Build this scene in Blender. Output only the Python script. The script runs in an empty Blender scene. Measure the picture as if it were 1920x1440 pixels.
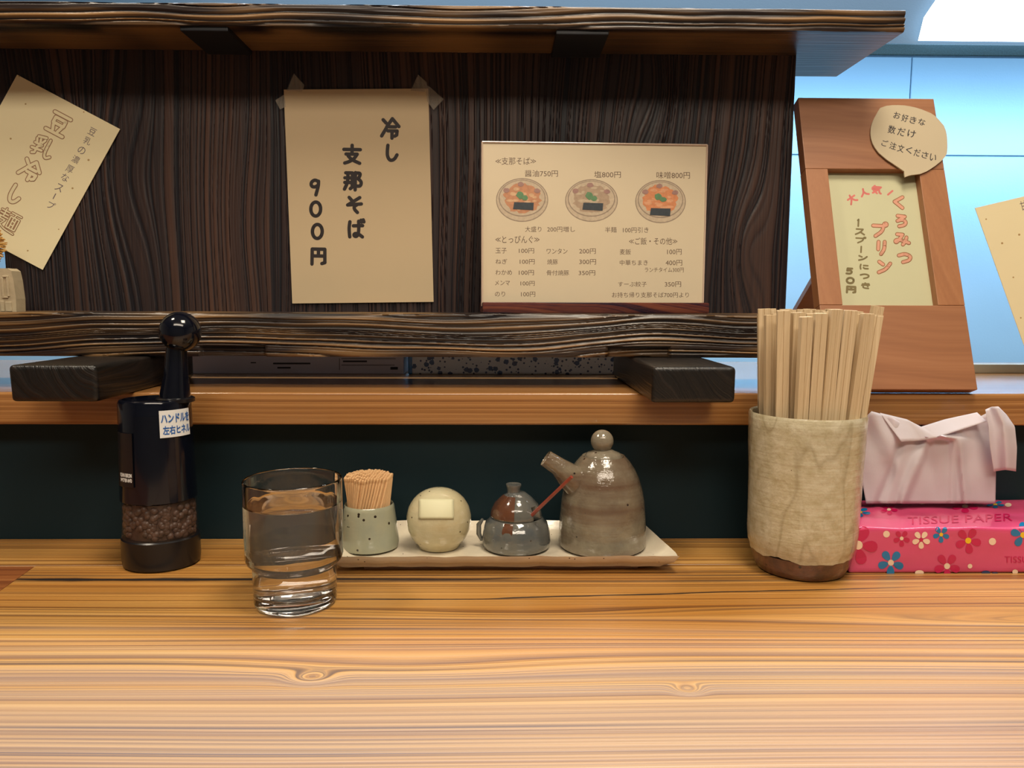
import bpy, bmesh, math, random
from mathutils import Vector, Matrix, noise
random.seed(7)
S = bpy.context.scene
COL = S.collection
T = 1.0                                   # height of the counter top
# ---------------------------------------------------------------- camera
F, CX, CY = 1442.0, 960.0, 720.0
PITCH, YAW, ROLL = math.radians(6.3), 0.0165, 0.0038
CAM = Vector((0, 0, T + .22))
fw = Vector((math.sin(YAW)*math.cos(PITCH), math.cos(YAW)*math.cos(PITCH), -math.sin(PITCH)))
r0 = fw.cross(Vector((0, 0, 1))).normalized(); u0 = r0.cross(fw)
rt = r0*math.cos(ROLL) + u0*math.sin(ROLL); up = rt.cross(fw)
cd = bpy.data.cameras.new('camera'); cam = bpy.data.objects.new('camera', cd); COL.objects.link(cam)
cd.sensor_width = 36; cd.lens = F/1920*36; cd.clip_start = .02; cd.clip_end = 60
cam.matrix_world = Matrix(((rt.x, up.x, -fw.x, CAM.x), (rt.y, up.y, -fw.y, CAM.y), (rt.z, up.z, -fw.z, CAM.z), (0, 0, 0, 1)))
S.camera = cam
# ---------------------------------------------------------------- light and exposure
S.view_settings.view_transform = 'Standard'; S.view_settings.look = 'None'
S.view_settings.gamma = 1; S.view_settings.use_curve_mapping = False
S.view_settings.exposure = 0.35
w = bpy.data.worlds.new('world'); S.world = w; w.use_nodes = True
w.node_tree.nodes['Background'].inputs[0].default_value = (.9, .8, .7, 1)
w.node_tree.nodes['Background'].inputs[1].default_value = .05
def area(name, loc, aim, sx, sy, power, col):
    l = bpy.data.lights.new(name, 'AREA'); l.shape = 'RECTANGLE'; l.size = sx; l.size_y = sy
    l.energy = power; l.color = col
    o = bpy.data.objects.new(name, l); COL.objects.link(o); o.location = loc
    o.rotation_euler = (Vector(aim)-Vector(loc)).to_track_quat('-Z', 'Y').to_euler(); return o
area('dining_light', (.25, .25, T+1.30), (.05, .55, T), .35, .35, 9, (1, .87, .69))
area('dining_light', (-.75, .45, T+1.25), (-.1, .55, T), .18, .18, 4, (1, .87, .69))
area('room_light', (.1, -.85, T+1.68), (0, .8, T+.25), 1.8, .5, 28, (1, .86, .69))
area('kitchen_tube', (.35, 1.21, T+1.66), (.35, 1.0, T), 2.4, .12, 34, (.86, .93, 1))
area('kitchen_wall_fill', (.5, 1.345, T+.650), (.5, 1.75, T+.12), 3.2, .05, 19, (.44, .70, 1))  # added light hidden behind the hood lip to brighten the kitchen wall

def ray(px, py): return (fw*F + rt*(px-CX) - up*(py-CY)).normalized()
def hitP(px, py, p0, n):
    d = ray(px, py); n = Vector(n); return CAM + d*((Vector(p0)-CAM).dot(n)/d.dot(n))
def hitY(px, py, Y): return hitP(px, py, (0, Y, 0), (0, 1, 0))
def hitZ(px, py, Z): return hitP(px, py, (0, 0, T+Z), (0, 0, 1))
def depth(p): return (p-CAM).dot(fw)
def rad(px, py, Y, hw): return hw*depth(hitY(px, py, Y))/F

# ---------------------------------------------------------------- materials
def nt(name):
    m = bpy.data.materials.new(name); m.use_nodes = True
    return m, m.node_tree, m.node_tree.nodes['Principled BSDF']
class N:
    def __init__(s, t): s.t = t
    def n(s, ty, **k):
        x = s.t.nodes.new(ty)
        for a, b in k.items(): setattr(x, a, b)
        return x
    def l(s, a, b): s.t.links.new(a, b)
    def v(s, x, sock):
        if isinstance(x, bpy.types.NodeSocket): s.l(x, sock)
        else: sock.default_value = x
    def m(s, op, a, b=0.0, c=0.0):
        x = s.n('ShaderNodeMath', operation=op); s.v(a, x.inputs[0]); s.v(b, x.inputs[1]); s.v(c, x.inputs[2]); return x.outputs[0]
    def noise(s, vec=None, scale=5, det=2, rough=.5, W=None, dist=0):
        x = s.n('ShaderNodeTexNoise', noise_dimensions='1D' if W is not None else '3D')
        if W is not None: s.v(W, x.inputs['W'])
        if vec is not None: s.v(vec, x.inputs['Vector'])
        x.inputs['Scale'].default_value = scale; x.inputs['Detail'].default_value = det
        x.inputs['Roughness'].default_value = rough; x.inputs['Distortion'].default_value = dist
        return x.outputs['Fac']
    def mapv(s, vec, sc=(1, 1, 1), loc=(0, 0, 0)):
        x = s.n('ShaderNodeMapping'); s.l(vec, x.inputs[0]); x.inputs['Scale'].default_value = sc; x.inputs['Location'].default_value = loc; return x.outputs[0]
    def ramp(s, fac, stops, interp='LINEAR'):
        x = s.n('ShaderNodeValToRGB'); s.v(fac, x.inputs[0]); e = x.color_ramp; e.interpolation = interp
        while len(e.elements) < len(stops): e.elements.new(.5)
        for q, (p, c) in zip(e.elements, stops):
            q.position = p; q.color = (c, c, c, 1) if not hasattr(c, '__len__') else (*c, 1)
        return x.outputs[0]
    def mix(s, f, a, b, mode='MIX'):
        x = s.n('ShaderNodeMix', data_type='RGBA', blend_type=mode); s.v(f, x.inputs[0])
        for c, q in ((a, x.inputs[6]), (b, x.inputs[7])):
            if isinstance(c, bpy.types.NodeSocket): s.l(c, q)
            else: q.default_value = (*c[:3], 1)
        return x.outputs[2]
    def bump(s, h, strength, dist):
        x = s.n('ShaderNodeBump'); s.v(h, x.inputs['Height']); x.inputs['Strength'].default_value = strength; x.inputs['Distance'].default_value = dist; return x.outputs[0]
def c8(r, g, b):
    f = lambda x: (x/255/12.92) if x/255 <= .04045 else ((x/255+.055)/1.055)**2.4
    return (f(r), f(g), f(b))
def plain(name, col, rough=.5, spec=.5, metal=0, var=.12, vs=60, bump=0, bs=400, coat=0, crough=.1, **kw):
    m, t, b = nt(name); n = N(t)
    tc = n.n('ShaderNodeTexCoord').outputs['Object']
    f = n.noise(tc, vs, 3)
    a = tuple(x*(1-var) for x in col); c = tuple(min(1, x*(1+var)) for x in col)
    n.l(n.mix(f, a, c), b.inputs['Base Color'])
    b.inputs['Roughness'].default_value = rough; b.inputs['Specular IOR Level'].default_value = spec
    b.inputs['Metallic'].default_value = metal; b.inputs['Coat Weight'].default_value = coat; b.inputs['Coat Roughness'].default_value = crough
    for k, v_ in kw.items(): b.inputs[k].default_value = v_
    if bump: n.l(n.bump(n.noise(tc, bs, 3), bump, .001), b.inputs['Normal'])
    return m
def wood(name, stops, along='X', freq=90, warp=4, wl=1.2, wc=7, fine=4, weights=(.55, .3, .15), bump=.3, bd=.001,
         rough=.35, coat=0, crough=.15, spec=.5, knots=(), seed=0, tint=None, across2=True, aux=None, fib=500):
    m, t, b = nt(name); n = N(t)
    P = n.n('ShaderNodeNewGeometry').outputs['Position']
    sp = n.n('ShaderNodeSeparateXYZ'); n.l(P, sp.inputs[0]); X, Y, Z = sp.outputs
    al = {'X': X, 'Y': Y, 'Z': Z}[along]
    ax = {'X': (wl, wc, wc), 'Y': (wc, wl, wc), 'Z': (wc, wc, wl)}[along]
    if along == 'X': ac = n.m('ADD', Y, n.m('MULTIPLY', Z, .9))
    elif along == 'Z': ac = n.m('ADD', X, n.m('MULTIPLY', Y, .6))
    else: ac = n.m('ADD', X, Z)
    n1 = n.noise(n.mapv(P, ax, (seed, seed*1.7, seed*.6)), 1, 2, .45)
    u = n.m('ADD', n.m('MULTIPLY', ac, freq), n.m('MULTIPLY', n1, warp))
    for (kx, ky, sx, sy, A) in knots:
        dx = n.m('POWER', n.m('ABSOLUTE', n.m('DIVIDE', n.m('SUBTRACT', al, kx), sx)), 2)
        dy = n.m('POWER', n.m('ABSOLUTE', n.m('DIVIDE', n.m('SUBTRACT', ac, ky), sy)), 2)
        g = n.m('EXPONENT', n.m('MULTIPLY', n.m('ADD', dx, dy), -1))
        u = n.m('ADD', u, n.m('MULTIPLY', g, A))
    a = n.noise(W=u, scale=1, det=1.5, rough=.6)
    f = n.noise(W=n.m('ADD', n.m('MULTIPLY', u, fine), 31.7), scale=1, det=2)
    fx = {'X': (6, fib, fib), 'Y': (fib, 6, fib), 'Z': (fib, fib, 6)}[along]
    fi = n.noise(n.mapv(P, fx), 1, 2)
    h = n.m('ADD', n.m('ADD', n.m('MULTIPLY', a, weights[0]), n.m('MULTIPLY', f, weights[1])), n.m('MULTIPLY', fi, weights[2]))
    h2 = n.m('MULTIPLY_ADD', n.m('SUBTRACT', h, .5), 1.9, .5)
    col = n.ramp(h2, stops)
    if tint: 
        bl = n.noise(n.mapv(P, {'X': (2.2, 9, 9), 'Z': (9, 9, 2.2), 'Y': (9, 2.2, 9)}[along], (3, 1, 2)), 1, 2)
        col = n.mix(n.ramp(bl, [(.42, 0), (.62, 1)]), col, n.mix(1, col, tint, 'MULTIPLY'))
    if aux: col = aux(n, col, X, Y, Z, u, n1)
    n.l(col, b.inputs['Base Color'])
    b.inputs['Roughness'].default_value = rough; b.inputs['Specular IOR Level'].default_value = spec
    b.inputs['Coat Weight'].default_value = coat; b.inputs['Coat Roughness'].default_value = crough
    n.l(n.bump(h2, bump, bd), b.inputs['Normal'])
    if coat: n.l(n.bump(h2, bump*.6, bd), b.inputs['Coat Normal'])
    return m

# ---------------------------------------------------------------- mesh helpers
class MB:
    def __init__(s): s.v = []; s.f = []; s.mi = []; s.cur = 0
    def add(s, vs, fs):
        o = len(s.v); s.v += [Vector(p) for p in vs]
        for f in fs: s.f.append([i+o for i in f]); s.mi.append(s.cur)
        return s
    def box(s, x0, x1, y0, y1, z0, z1, M=None, r=0, seg=2):
        bm = bmesh.new(); bmesh.ops.create_cube(bm, size=1)
        for v in bm.verts: v.co = Vector(((x0+x1)/2+v.co.x*(x1-x0), (y0+y1)/2+v.co.y*(y1-y0), (z0+z1)/2+v.co.z*(z1-z0)))
        if r: bmesh.ops.bevel(bm, geom=bm.edges[:], offset=r, segments=seg, profile=.6, affect='EDGES')
        bm.verts.index_update()
        s.add([(M @ v.co) if M else v.co for v in bm.verts], [[v.index for v in f.verts] for f in bm.faces]); bm.free(); return s
    def lathe(s, c, prof, n=64, M=None, ry=1.0, closed=False, fr=None):
        # prof: (r, z) bottom to top
        vs = []; fs = []; k = len(prof)
        for i in range(n):
            a = 2*math.pi*i/n
            for j, (r, z) in enumerate(prof):
                rr = r*(fr(a, z, j) if fr else 1)
                p = Vector((c[0]+rr*math.cos(a), c[1]+rr*math.sin(a)*ry, c[2]+z)); vs.append(M @ p if M else p)
        for i in range(n):
            i2 = (i+1) % n
            for j in range(k-1 if not closed else k):
                j2 = (j+1) % k; fs.append([i*k+j, i2*k+j, i2*k+j2, i*k+j2])
        s.add(vs, fs); return s
    def tube(s, pts, rads, n=16, cap=True):
        o = len(s.v); k = len(pts); pts = [Vector(p) for p in pts]; vs = []; fs = []
        ref = Vector((0, 1, .01))
        for i, p in enumerate(pts):
            t = (pts[min(i+1, k-1)]-pts[max(i-1, 0)]).normalized()
            a = t.cross(ref).normalized(); b = t.cross(a)
            for j in range(n):
                q = 2*math.pi*j/n; vs.append(p+(a*math.cos(q)+b*math.sin(q))*rads[i])
        for i in range(k-1):
            for j in range(n): fs.append([i*n+j, i*n+(j+1) % n, (i+1)*n+(j+1) % n, (i+1)*n+j])
        if cap: fs.append(list(range(n))[::-1]); fs.append([(k-1)*n+j for j in range(n)])
        s.add(vs, fs); return s
    def sphere(s, c, r, n=24, m=14, sz=1.0):
        return s.lathe(c, [(max(r*math.sin(math.pi*j/m), 1e-5), -r*sz*math.cos(math.pi*j/m)) for j in range(m+1)], n)
    def prism(s, pts, d):        # polygon pts extruded by the vector d
        k = len(pts); vs = [Vector(p) for p in pts]+[Vector(p)+Vector(d) for p in pts]
        s.add(vs, [list(range(k)), list(range(k, 2*k))[::-1]]+[[i, i+k, (i+1) % k+k, (i+1) % k] for i in range(k)]); return s
    def build(s, name, mats, parent=None, smooth=None, label=None, cat=None, group=None, kind=None, loc=None):
        if not isinstance(mats, (list, tuple)): mats = [mats]
        off = Vector(parent.get('_w', (0, 0, 0))) if parent else (Vector(loc) if loc is not None else s.base())
        me = bpy.data.meshes.new(name); me.from_pydata([v-off for v in s.v], [], s.f)
        for m in mats: me.materials.append(m)
        me.polygons.foreach_set('material_index', s.mi)
        bm = bmesh.new(); bm.from_mesh(me); bmesh.ops.recalc_face_normals(bm, faces=bm.faces[:]); bm.to_mesh(me); bm.free()
        if smooth:
            me.polygons.foreach_set('use_smooth', [True]*len(me.polygons)); me.set_sharp_from_angle(angle=math.radians(smooth))
        me.update()
        o = bpy.data.objects.new(name, me); COL.objects.link(o)
        if parent: o.parent = parent
        else: o.location = off
        o['_w'] = tuple(off)
        tag(o, label, cat, group, kind); return o
    def base(s):
        xs = [v.x for v in s.v]; ys = [v.y for v in s.v]
        return Vector(((min(xs)+max(xs))/2, (min(ys)+max(ys))/2, min(v.z for v in s.v)))
def tag(o, label=None, cat=None, group=None, kind=None):
    for k, v in (('label', label), ('category', cat), ('group', group), ('kind', kind)):
        if v: o[k] = v
def thing(name, label, cat, loc, group=None):
    o = bpy.data.objects.new(name, None); COL.objects.link(o); o.location = loc; o.empty_display_size = .02
    o['_w'] = tuple(loc); tag(o, label, cat, group); return o
def copy_tree(o, parent=None):
    c = o.copy(); COL.objects.link(c)
    if parent: c.parent = parent
    for ch in list(o.children): copy_tree(ch, c)
    return c

# ---------------------------------------------------------------- lettering
G = {
 '冷': "14,10 30,26;8,90 32,50;62,4 34,44;62,4 97,42;46,44 80,44;40,64 88,64 86,84 76,90;62,64 62,100",
 'し': "~30,5 27,35 28,70 45,95 72,88 88,60",
 '支': "6,26 94,26;50,4 50,50;18,50 78,50;~78,50 60,76 35,90 12,97;~30,60 50,80 92,97",
 '那': "10,12 46,12;46,12 46,86 36,94;6,38 46,38;6,62 46,62;~22,12 22,60 5,97;62,10 62,100;~62,12 92,12 78,42;~78,42 96,58 90,80 74,80",
 'そ': "20,6 36,24;82,6 12,52 92,44;~66,50 50,60 52,78 70,96",
 'ば': "~15,12 10,50 16,95;36,34 90,32;~66,8 68,40 66,82 52,95 38,86 46,74 70,80 90,94;80,2 84,13;93,0 97,11",
 '9': "~80,14 50,3 18,20 22,46 55,50 80,36;~82,12 82,40 62,98",
 '0': "o", '円': "12,98 12,10 88,10 90,88 72,94;50,10 50,50;12,50 88,50",
 '豆': "10,8 90,8;25,28 75,28 75,54 25,54 25,28;30,64 38,86;70,64 62,86;8,97 92,97",
 '乳': "45,5 10,14;8,25 14,38;25,22 29,36;45,18 38,34;8,46 42,46 25,60;25,60 25,90 14,96;4,74 50,68;~66,6 66,75 80,94 96,78",
 '麺': "8,14 45,14;26,2 26,42;8,28 44,28;4,42 48,42;16,54 40,54 30,74;~16,44 12,70 2,88;~12,64 40,92 98,97;54,8 98,8;75,8 72,24;56,26 96,26 96,80 56,80 56,26;69,26 69,80;83,26 83,80;69,44 83,44;69,62 83,62",
 'く': "78,4 22,48 86,96", 'ろ': "18,8 74,8 22,52;~22,52 58,34 90,52 82,82 40,96",
 'み': "14,12 50,12 30,58;~30,58 12,88 4,68 30,56 96,78;~76,32 74,66 58,96", 'つ': "~6,34 50,12 92,34 84,70 40,92",
 'プ': "8,16 82,16;~82,16 74,58 28,96;*94,4 9", 'リ': "24,8 24,62;~76,6 76,60 50,96", 'ン': "14,12 42,32;~92,22 62,70 14,94",
 'ス': "14,12 78,12;~78,12 56,58 8,94;52,54 94,94", 'ー': "50,4 50,96", 'に': "~14,6 8,50 16,94;44,24 88,24;~44,66 56,84 92,82",
 'き': "18,22 82,14;12,44 88,34;44,2 74,62;~26,60 28,88 80,94", '大': "6,34 94,34;~50,4 46,52 8,96;~50,40 66,78 94,96",
 '人': "~50,4 42,56 6,96;~48,44 64,78 96,96", '気': "32,2 12,30;26,14 92,14;26,30 82,30;~12,46 78,46 80,84 96,94;24,60 60,94;60,56 20,92",
 '1': "34,16 52,4 52,97", '5': "82,8 28,8 24,44;~24,44 64,36 84,64 62,94 18,90", '!': "60,4 40,96",
}
def glyph(ch):
    out = []
    if G[ch] == 'o':
        return [[(50+40*math.cos(a*math.pi/12), 50+47*math.sin(a*math.pi/12)) for a in range(25)]]
    for st in G[ch].split(';'):
        if st[0] == '*':
            a, r = st[1:].split(); x, y = map(float, a.split(',')); r = float(r)
            out.append([(x+r*math.cos(q*math.pi/6), y+r*math.sin(q*math.pi/6)) for q in range(13)]); continue
        sm = st[0] == '~'; pts = [tuple(map(float, p.split(','))) for p in st.lstrip('~').split()]
        if sm:
            for _ in range(3):
                q = [pts[0]]
                for a, b in zip(pts, pts[1:]): q += [(a[0]*.75+b[0]*.25, a[1]*.75+b[1]*.25), (a[0]*.25+b[0]*.75, a[1]*.25+b[1]*.75)]
                pts = q+[pts[-1]]
        out.append(pts)
    return out
def strokes(mb, ch, cx, cy, w, h, sw, mp, rot=0, lift=0):
    # draws one glyph of stroke width sw (pixels) centred on cx, cy; mp maps (x, y, lift) to a point in space
    ca, sa = math.cos(rot), math.sin(rot)
    for k, st in enumerate(glyph(ch)):
        P = []
        for x, y in st:
            a, b = (x-50)/100*w, (y-50)/100*h; P.append((cx+a*ca-b*sa, cy+a*sa+b*ca))
        e = lift+k*6e-6
        for i in range(len(P)-1):
            (x1, y1), (x2, y2) = P[i], P[i+1]; L = math.hypot(x2-x1, y2-y1) or 1
            nx, ny = -(y2-y1)/L*sw/2, (x2-x1)/L*sw/2; e += 1e-7
            a0 = math.atan2(ny, nx); ring = []
            for q in range(7): a = a0+math.pi*q/6; ring.append(mp(x1+math.cos(a)*sw/2, y1+math.sin(a)*sw/2, e))
            for q in range(7): a = a0+math.pi+math.pi*q/6; ring.append(mp(x2+math.cos(a)*sw/2, y2+math.sin(a)*sw/2, e))
            mb.add(ring, [list(range(14))])
_tc = {}
def text2d(s, bold=0):
    if (s, bold) not in _tc:
        c = bpy.data.curves.new('t', 'FONT'); c.body = s; c.offset = bold; c.resolution_u = 3
        o = bpy.data.objects.new('t', c); COL.objects.link(o); bpy.context.view_layer.update()
        m = bpy.data.meshes.new_from_object(o.evaluated_get(bpy.context.evaluated_depsgraph_get()))
        vs = [(v.co.x, v.co.y) for v in m.vertices]; fs = [list(p.vertices) for p in m.polygons]
        bpy.data.objects.remove(o); bpy.data.curves.remove(c); bpy.data.meshes.remove(m)
        x0 = min(v[0] for v in vs); x1 = max(v[0] for v in vs); y0 = min(v[1] for v in vs); y1 = max(v[1] for v in vs)
        _tc[(s, bold)] = ([((x-x0)/(x1-x0), (y1-y)/(y1-y0)) for x, y in vs], fs)
    return _tc[(s, bold)]
def print_text(mb, s, x0, y0, x1, y1, mp, bold=0, rot=0, lift=2e-5):
    # fills the box x0..x1, y0..y1 (turned by rot about its corner) with the words
    vs, fs = text2d(s, bold); ca, sa = math.cos(rot), math.sin(rot); w, h = x1-x0, y1-y0
    mb.add([mp(x0+u*w*ca-v*h*sa, y0+u*w*sa+v*h*ca, lift) for u, v in vs], fs)
# ---------------------------------------------------------------- shared materials
def line_aux(n, col, X, Y, Z, u, n1):
    # open seams and dark resin streaks of the counter boards
    wob = n.m('MULTIPLY', n.m('SUBTRACT', n.noise(W=n.m('MULTIPLY', X, 9), scale=1, det=2), .5), .006)
    def streak(y0, k, wd, x0, x1, soft=.05):
        c = n.m('ADD', n.m('MULTIPLY', n.m('MAXIMUM', X, 0), k), y0)
        d = n.m('ABSOLUTE', n.m('SUBTRACT', n.m('SUBTRACT', Y, c), wob))
        wv = n.m('MULTIPLY', n.noise(W=n.m('MULTIPLY', X, 14), scale=1, det=3), wd*2)
        s = n.m('SUBTRACT', 1, n.m('SMOOTH_MIN', n.m('DIVIDE', d, wv), 1, .4))
        a = n.m('MULTIPLY', n.m('DIVIDE', n.m('SUBTRACT', X, x0), soft), 1); a = n.m('MINIMUM', n.m('MAXIMUM', a, 0), 1)
        b_ = n.m('DIVIDE', n.m('SUBTRACT', x1, X), soft); b_ = n.m('MINIMUM', n.m('MAXIMUM', b_, 0), 1)
        return n.m('MAXIMUM', n.m('MULTIPLY', s, n.m('MULTIPLY', a, b_)), 0)
    q1 = n.noise(W=n.m('MULTIPLY_ADD', u, .55, 7.3), scale=1, det=1.2); q2 = n.noise(W=n.m('MULTIPLY_ADD', u, 1.35, 3.1), scale=1, det=1)
    brk = n.ramp(n.noise(n.mapv(n.n('ShaderNodeNewGeometry').outputs['Position'], (3, 30, 30)), 1, 1), [(.35, .25), (.6, 1)])
    g1 = n.m('SUBTRACT', 1, n.m('MINIMUM', n.m('DIVIDE', n.m('ABSOLUTE', n.m('SUBTRACT', q1, .5)), .028), 1))
    g2 = n.m('SUBTRACT', 1, n.m('MINIMUM', n.m('DIVIDE', n.m('ABSOLUTE', n.m('SUBTRACT', q2, .46)), .045), 1))
    col = n.mix(n.m('MULTIPLY', n.m('MULTIPLY', n.m('MAXIMUM', g1, n.m('MULTIPLY', g2, .7)), brk), .92), col, (.115, .055, .022))
    m_ = n.m('MAXIMUM', streak(.588, 0, .0042, -.41, .03), streak(.5475, .066, .0016, -.16, .34, .08))
    m_ = n.m('MAXIMUM', m_, streak(.600, .01, .0009, .0, .45, .1))
    # kitchen glare painted paler into the front base colour; its edge follows the grain
    glare = n.m('ADD', n.m('MULTIPLY', n.m('SUBTRACT', .50, Y), 9), n.m('MULTIPLY', n.m('SUBTRACT', n.noise(W=n.m('MULTIPLY', u, .35), scale=1, det=2), .5), 1.6))
    glare = n.m('MULTIPLY', n.m('MINIMUM', n.m('MAXIMUM', glare, 0), 1), .62)
    col = n.mix(glare, col, n.mix(1, n.mix(.30, col, (.38, .34, .27)), (.76, .89, 1.5), 'MULTIPLY'))
    return n.mix(n.m('MINIMUM', n.m('MULTIPLY', m_, 1.5), 1), col, (.012, .008, .008))
kn = hitZ(583, 1272, 0); k2 = hitZ(1290, 1293, 0); fl = hitZ(2150, 1170, 0); f2 = hitZ(1000, 1150, 0)
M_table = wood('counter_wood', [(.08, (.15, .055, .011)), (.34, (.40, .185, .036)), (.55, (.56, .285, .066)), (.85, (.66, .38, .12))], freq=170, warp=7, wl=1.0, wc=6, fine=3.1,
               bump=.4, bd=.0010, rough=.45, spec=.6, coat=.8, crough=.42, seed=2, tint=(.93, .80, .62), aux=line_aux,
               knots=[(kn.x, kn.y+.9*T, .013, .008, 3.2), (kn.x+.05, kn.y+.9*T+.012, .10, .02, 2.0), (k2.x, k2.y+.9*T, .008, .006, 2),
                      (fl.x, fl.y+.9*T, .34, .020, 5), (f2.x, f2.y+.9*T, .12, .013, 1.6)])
M_ledge = wood('ledge_wood', [(.15, (.18, .066, .018)), (.5, (.36, .165, .050)), (.85, (.47, .24, .085))], freq=330, warp=6, wl=1.6, wc=8, fine=2.7, weights=(.4, .35, .25),
               bump=.10, rough=.3, coat=.6, crough=.06, seed=5)
M_char = wood('charred_wood', [(.26, (.004, .004, .007)), (.44, (.013, .010, .012)), (.62, (.030, .018, .016)), (.9, (.062, .034, .024))], along='Z', freq=260, warp=24, wl=1.1, wc=3.2,
              fine=2.3, weights=(.5, .36, .14), bump=.8, bd=.0018, rough=.42, spec=.4, seed=1, tint=(1.8, 1.15, .8),
              knots=[(T+.30, -.375+.46, .14, .018, 9), (T+.37, .165+.46, .12, .02, -7)])
M_charx = wood('charred_board', [(.28, (.005, .004, .006)), (.46, (.022, .014, .014)), (.64, (.075, .042, .028)), (.9, (.20, .11, .055))], along='X', freq=330, warp=14, wl=1.5, wc=7,
               fine=2.2, weights=(.74, .18, .08), bump=1.0, bd=.0034, rough=.36, spec=.5, seed=4, tint=(1.5, 1.0, .72), fib=300)
def charmat(name, lo, mid, hi, axis, rough=.4):
    m, t, b = nt(name); n = N(t); P = n.n('ShaderNodeNewGeometry').outputs['Position']
    g = n.n('ShaderNodeAttribute', attribute_name='groove').outputs['Fac']; tn = n.n('ShaderNodeAttribute', attribute_name='tone').outputs['Fac']
    fi = n.noise(n.mapv(P, (500, 500, 7) if axis == 'Z' else (7, 500, 500)), 1, 2)
    t2 = n.m('ADD', n.m('MULTIPLY', tn, .75), n.m('MULTIPLY', fi, .35))
    col = n.mix(n.ramp(t2, [(.42, 0), (.80, 1)]), mid, hi); col = n.mix(g, col, lo)
    n.l(col, b.inputs['Base Color']); b.inputs['Roughness'].default_value = rough; b.inputs['Specular IOR Level'].default_value = .5
    n.l(n.bump(fi, .5, .0008), b.inputs['Normal']); return m
M_relief = charmat('charred_panel_wood', (.004, .004, .008), (.022, .014, .015), (.080, .038, .025), 'Z', .45)
M_reliefx = charmat('charred_board_wood', (.004, .003, .005), (.026, .017, .015), (.27, .150, .058), 'X', .32)
def groove(u, w_=.17):
    a = noise.noise(Vector((u, 3.3, .7)))+.45*noise.noise(Vector((u*2.3, 9.1, .2)))
    return math.exp(-(a/w_)**2), a
def attrs(o, G_, T_):
    for nm, vals in (('groove', G_), ('tone', T_)):
        at = o.data.attributes.new(nm, 'FLOAT', 'POINT'); at.data.foreach_set('value', vals)
M_block = wood('block_wood', [(.2, (.004, .004, .004)), (.6, (.011, .009, .008)), (.9, (.024, .017, .014))], along='Y', freq=150, warp=9, wl=3, wc=16, bump=.35, bd=.0014, rough=.36, seed=8)
M_frame = wood('frame_wood', [(.1, (.25, .100, .042)), (.55, (.30, .125, .053)), (.9, (.335, .145, .064))], along='X', freq=45, warp=5, wl=3, wc=5, fine=4, weights=(.4, .3, .3), bump=.05, rough=.45, seed=11)
M_framez = wood('frame_stile_wood', [(.1, (.29, .118, .046)), (.55, (.335, .14, .056)), (.9, (.37, .165, .068))], along='Z', freq=45, warp=5, wl=3, wc=5, fine=4, weights=(.4, .3, .3), bump=.05, rough=.45, seed=12)
M_rose = wood('stand_wood', [(.25, (.018, .008, .02)), (.5, (.11, .03, .024)), (.85, (.23, .07, .035))], freq=150, warp=9, wl=3, wc=20, bump=.1, rough=.22, coat=.7, crough=.12, seed=21)
M_green = plain('dark_green_paint', (.0055, .020, .027), rough=.6, spec=.25, var=.15, vs=3)
M_paper = plain('cream_paper', (.86, .77, .50), rough=.85, spec=.2, var=.025, vs=14)
M_kraft = plain('buff_paper', (.56, .44, .28), rough=.85, spec=.2, var=.03, vs=10)
M_card = plain('laminated_card', (.64, .54, .38), rough=.35, spec=.5, var=.02, coat=.5, crough=.08)
M_bub = plain('tan_card', (.50, .42, .29), rough=.8, spec=.2, var=.04, vs=20)
M_insert = plain('pale_green_card', (.50, .49, .31), rough=.6, var=.03)
M_ink = plain('brown_black_ink', (.022, .016, .016), rough=.6)
M_menuink = plain('menu_ink', (.10, .055, .035), rough=.5)
M_grayink = plain('grey_ink', (.16, .12, .14), rough=.6)
M_pinkfill = plain('pink_marker', (.62, .30, .20), rough=.6)
M_pinkink = plain('rose_marker', (.58, .15, .13), rough=.6)
M_outline = plain('brown_outline', (.30, .13, .05), rough=.6)
M_paleline = plain('tan_outline', (.36, .20, .11), rough=.6)
M_olive = plain('olive_marker', (.17, .13, .045), rough=.6)
M_spot = plain('paper_fleck', (.45, .30, .12), rough=.8)
M_tape = plain('clear_tape', (.55, .5, .42), rough=.15, var=.02, Alpha=.22)
M_black = plain('black_gloss', (.003, .004, .009), rough=.11, spec=.45, var=.1, coat=.1)
M_blackm = plain('black_satin', (.005, .005, .007), rough=.28, spec=.5)
M_white = plain('white_label', (.78, .80, .80), rough=.5, var=.02)
M_blueink = plain('blue_ink', (.02, .12, .42), rough=.5)
M_lip = plain('hood_lip_steel', (.035, .11, .19), rough=.45, metal=.2, var=.6, vs=500)
def steel(name, col, rough=.45, b_=.15):
    m, t, b = nt(name); n = N(t); P = n.n('ShaderNodeNewGeometry').outputs['Position']
    f = n.noise(n.mapv(P, (1.2, 1.2, 2.5)), 1, 3)
    n.l(n.mix(f, tuple(x*.72 for x in col), tuple(min(1, x*1.15) for x in col)), b.inputs['Base Color'])
    b.inputs['Metallic'].default_value = .35; b.inputs['Roughness'].default_value = rough
    n.l(n.bump(n.noise(P, 300, 2), b_, .0008), b.inputs['Normal']); return m
M_steel = steel('stainless_steel', (.42, .62, .74))
M_hood = steel('painted_hood_steel', (.025, .065, .11), rough=.6)
def emis(name, col, st):
    m, t, b = nt(name); b.inputs['Base Color'].default_value = (*col, 1); b.inputs['Emission Color'].default_value = (*col, 1); b.inputs['Emission Strength'].default_value = st; return m
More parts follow.
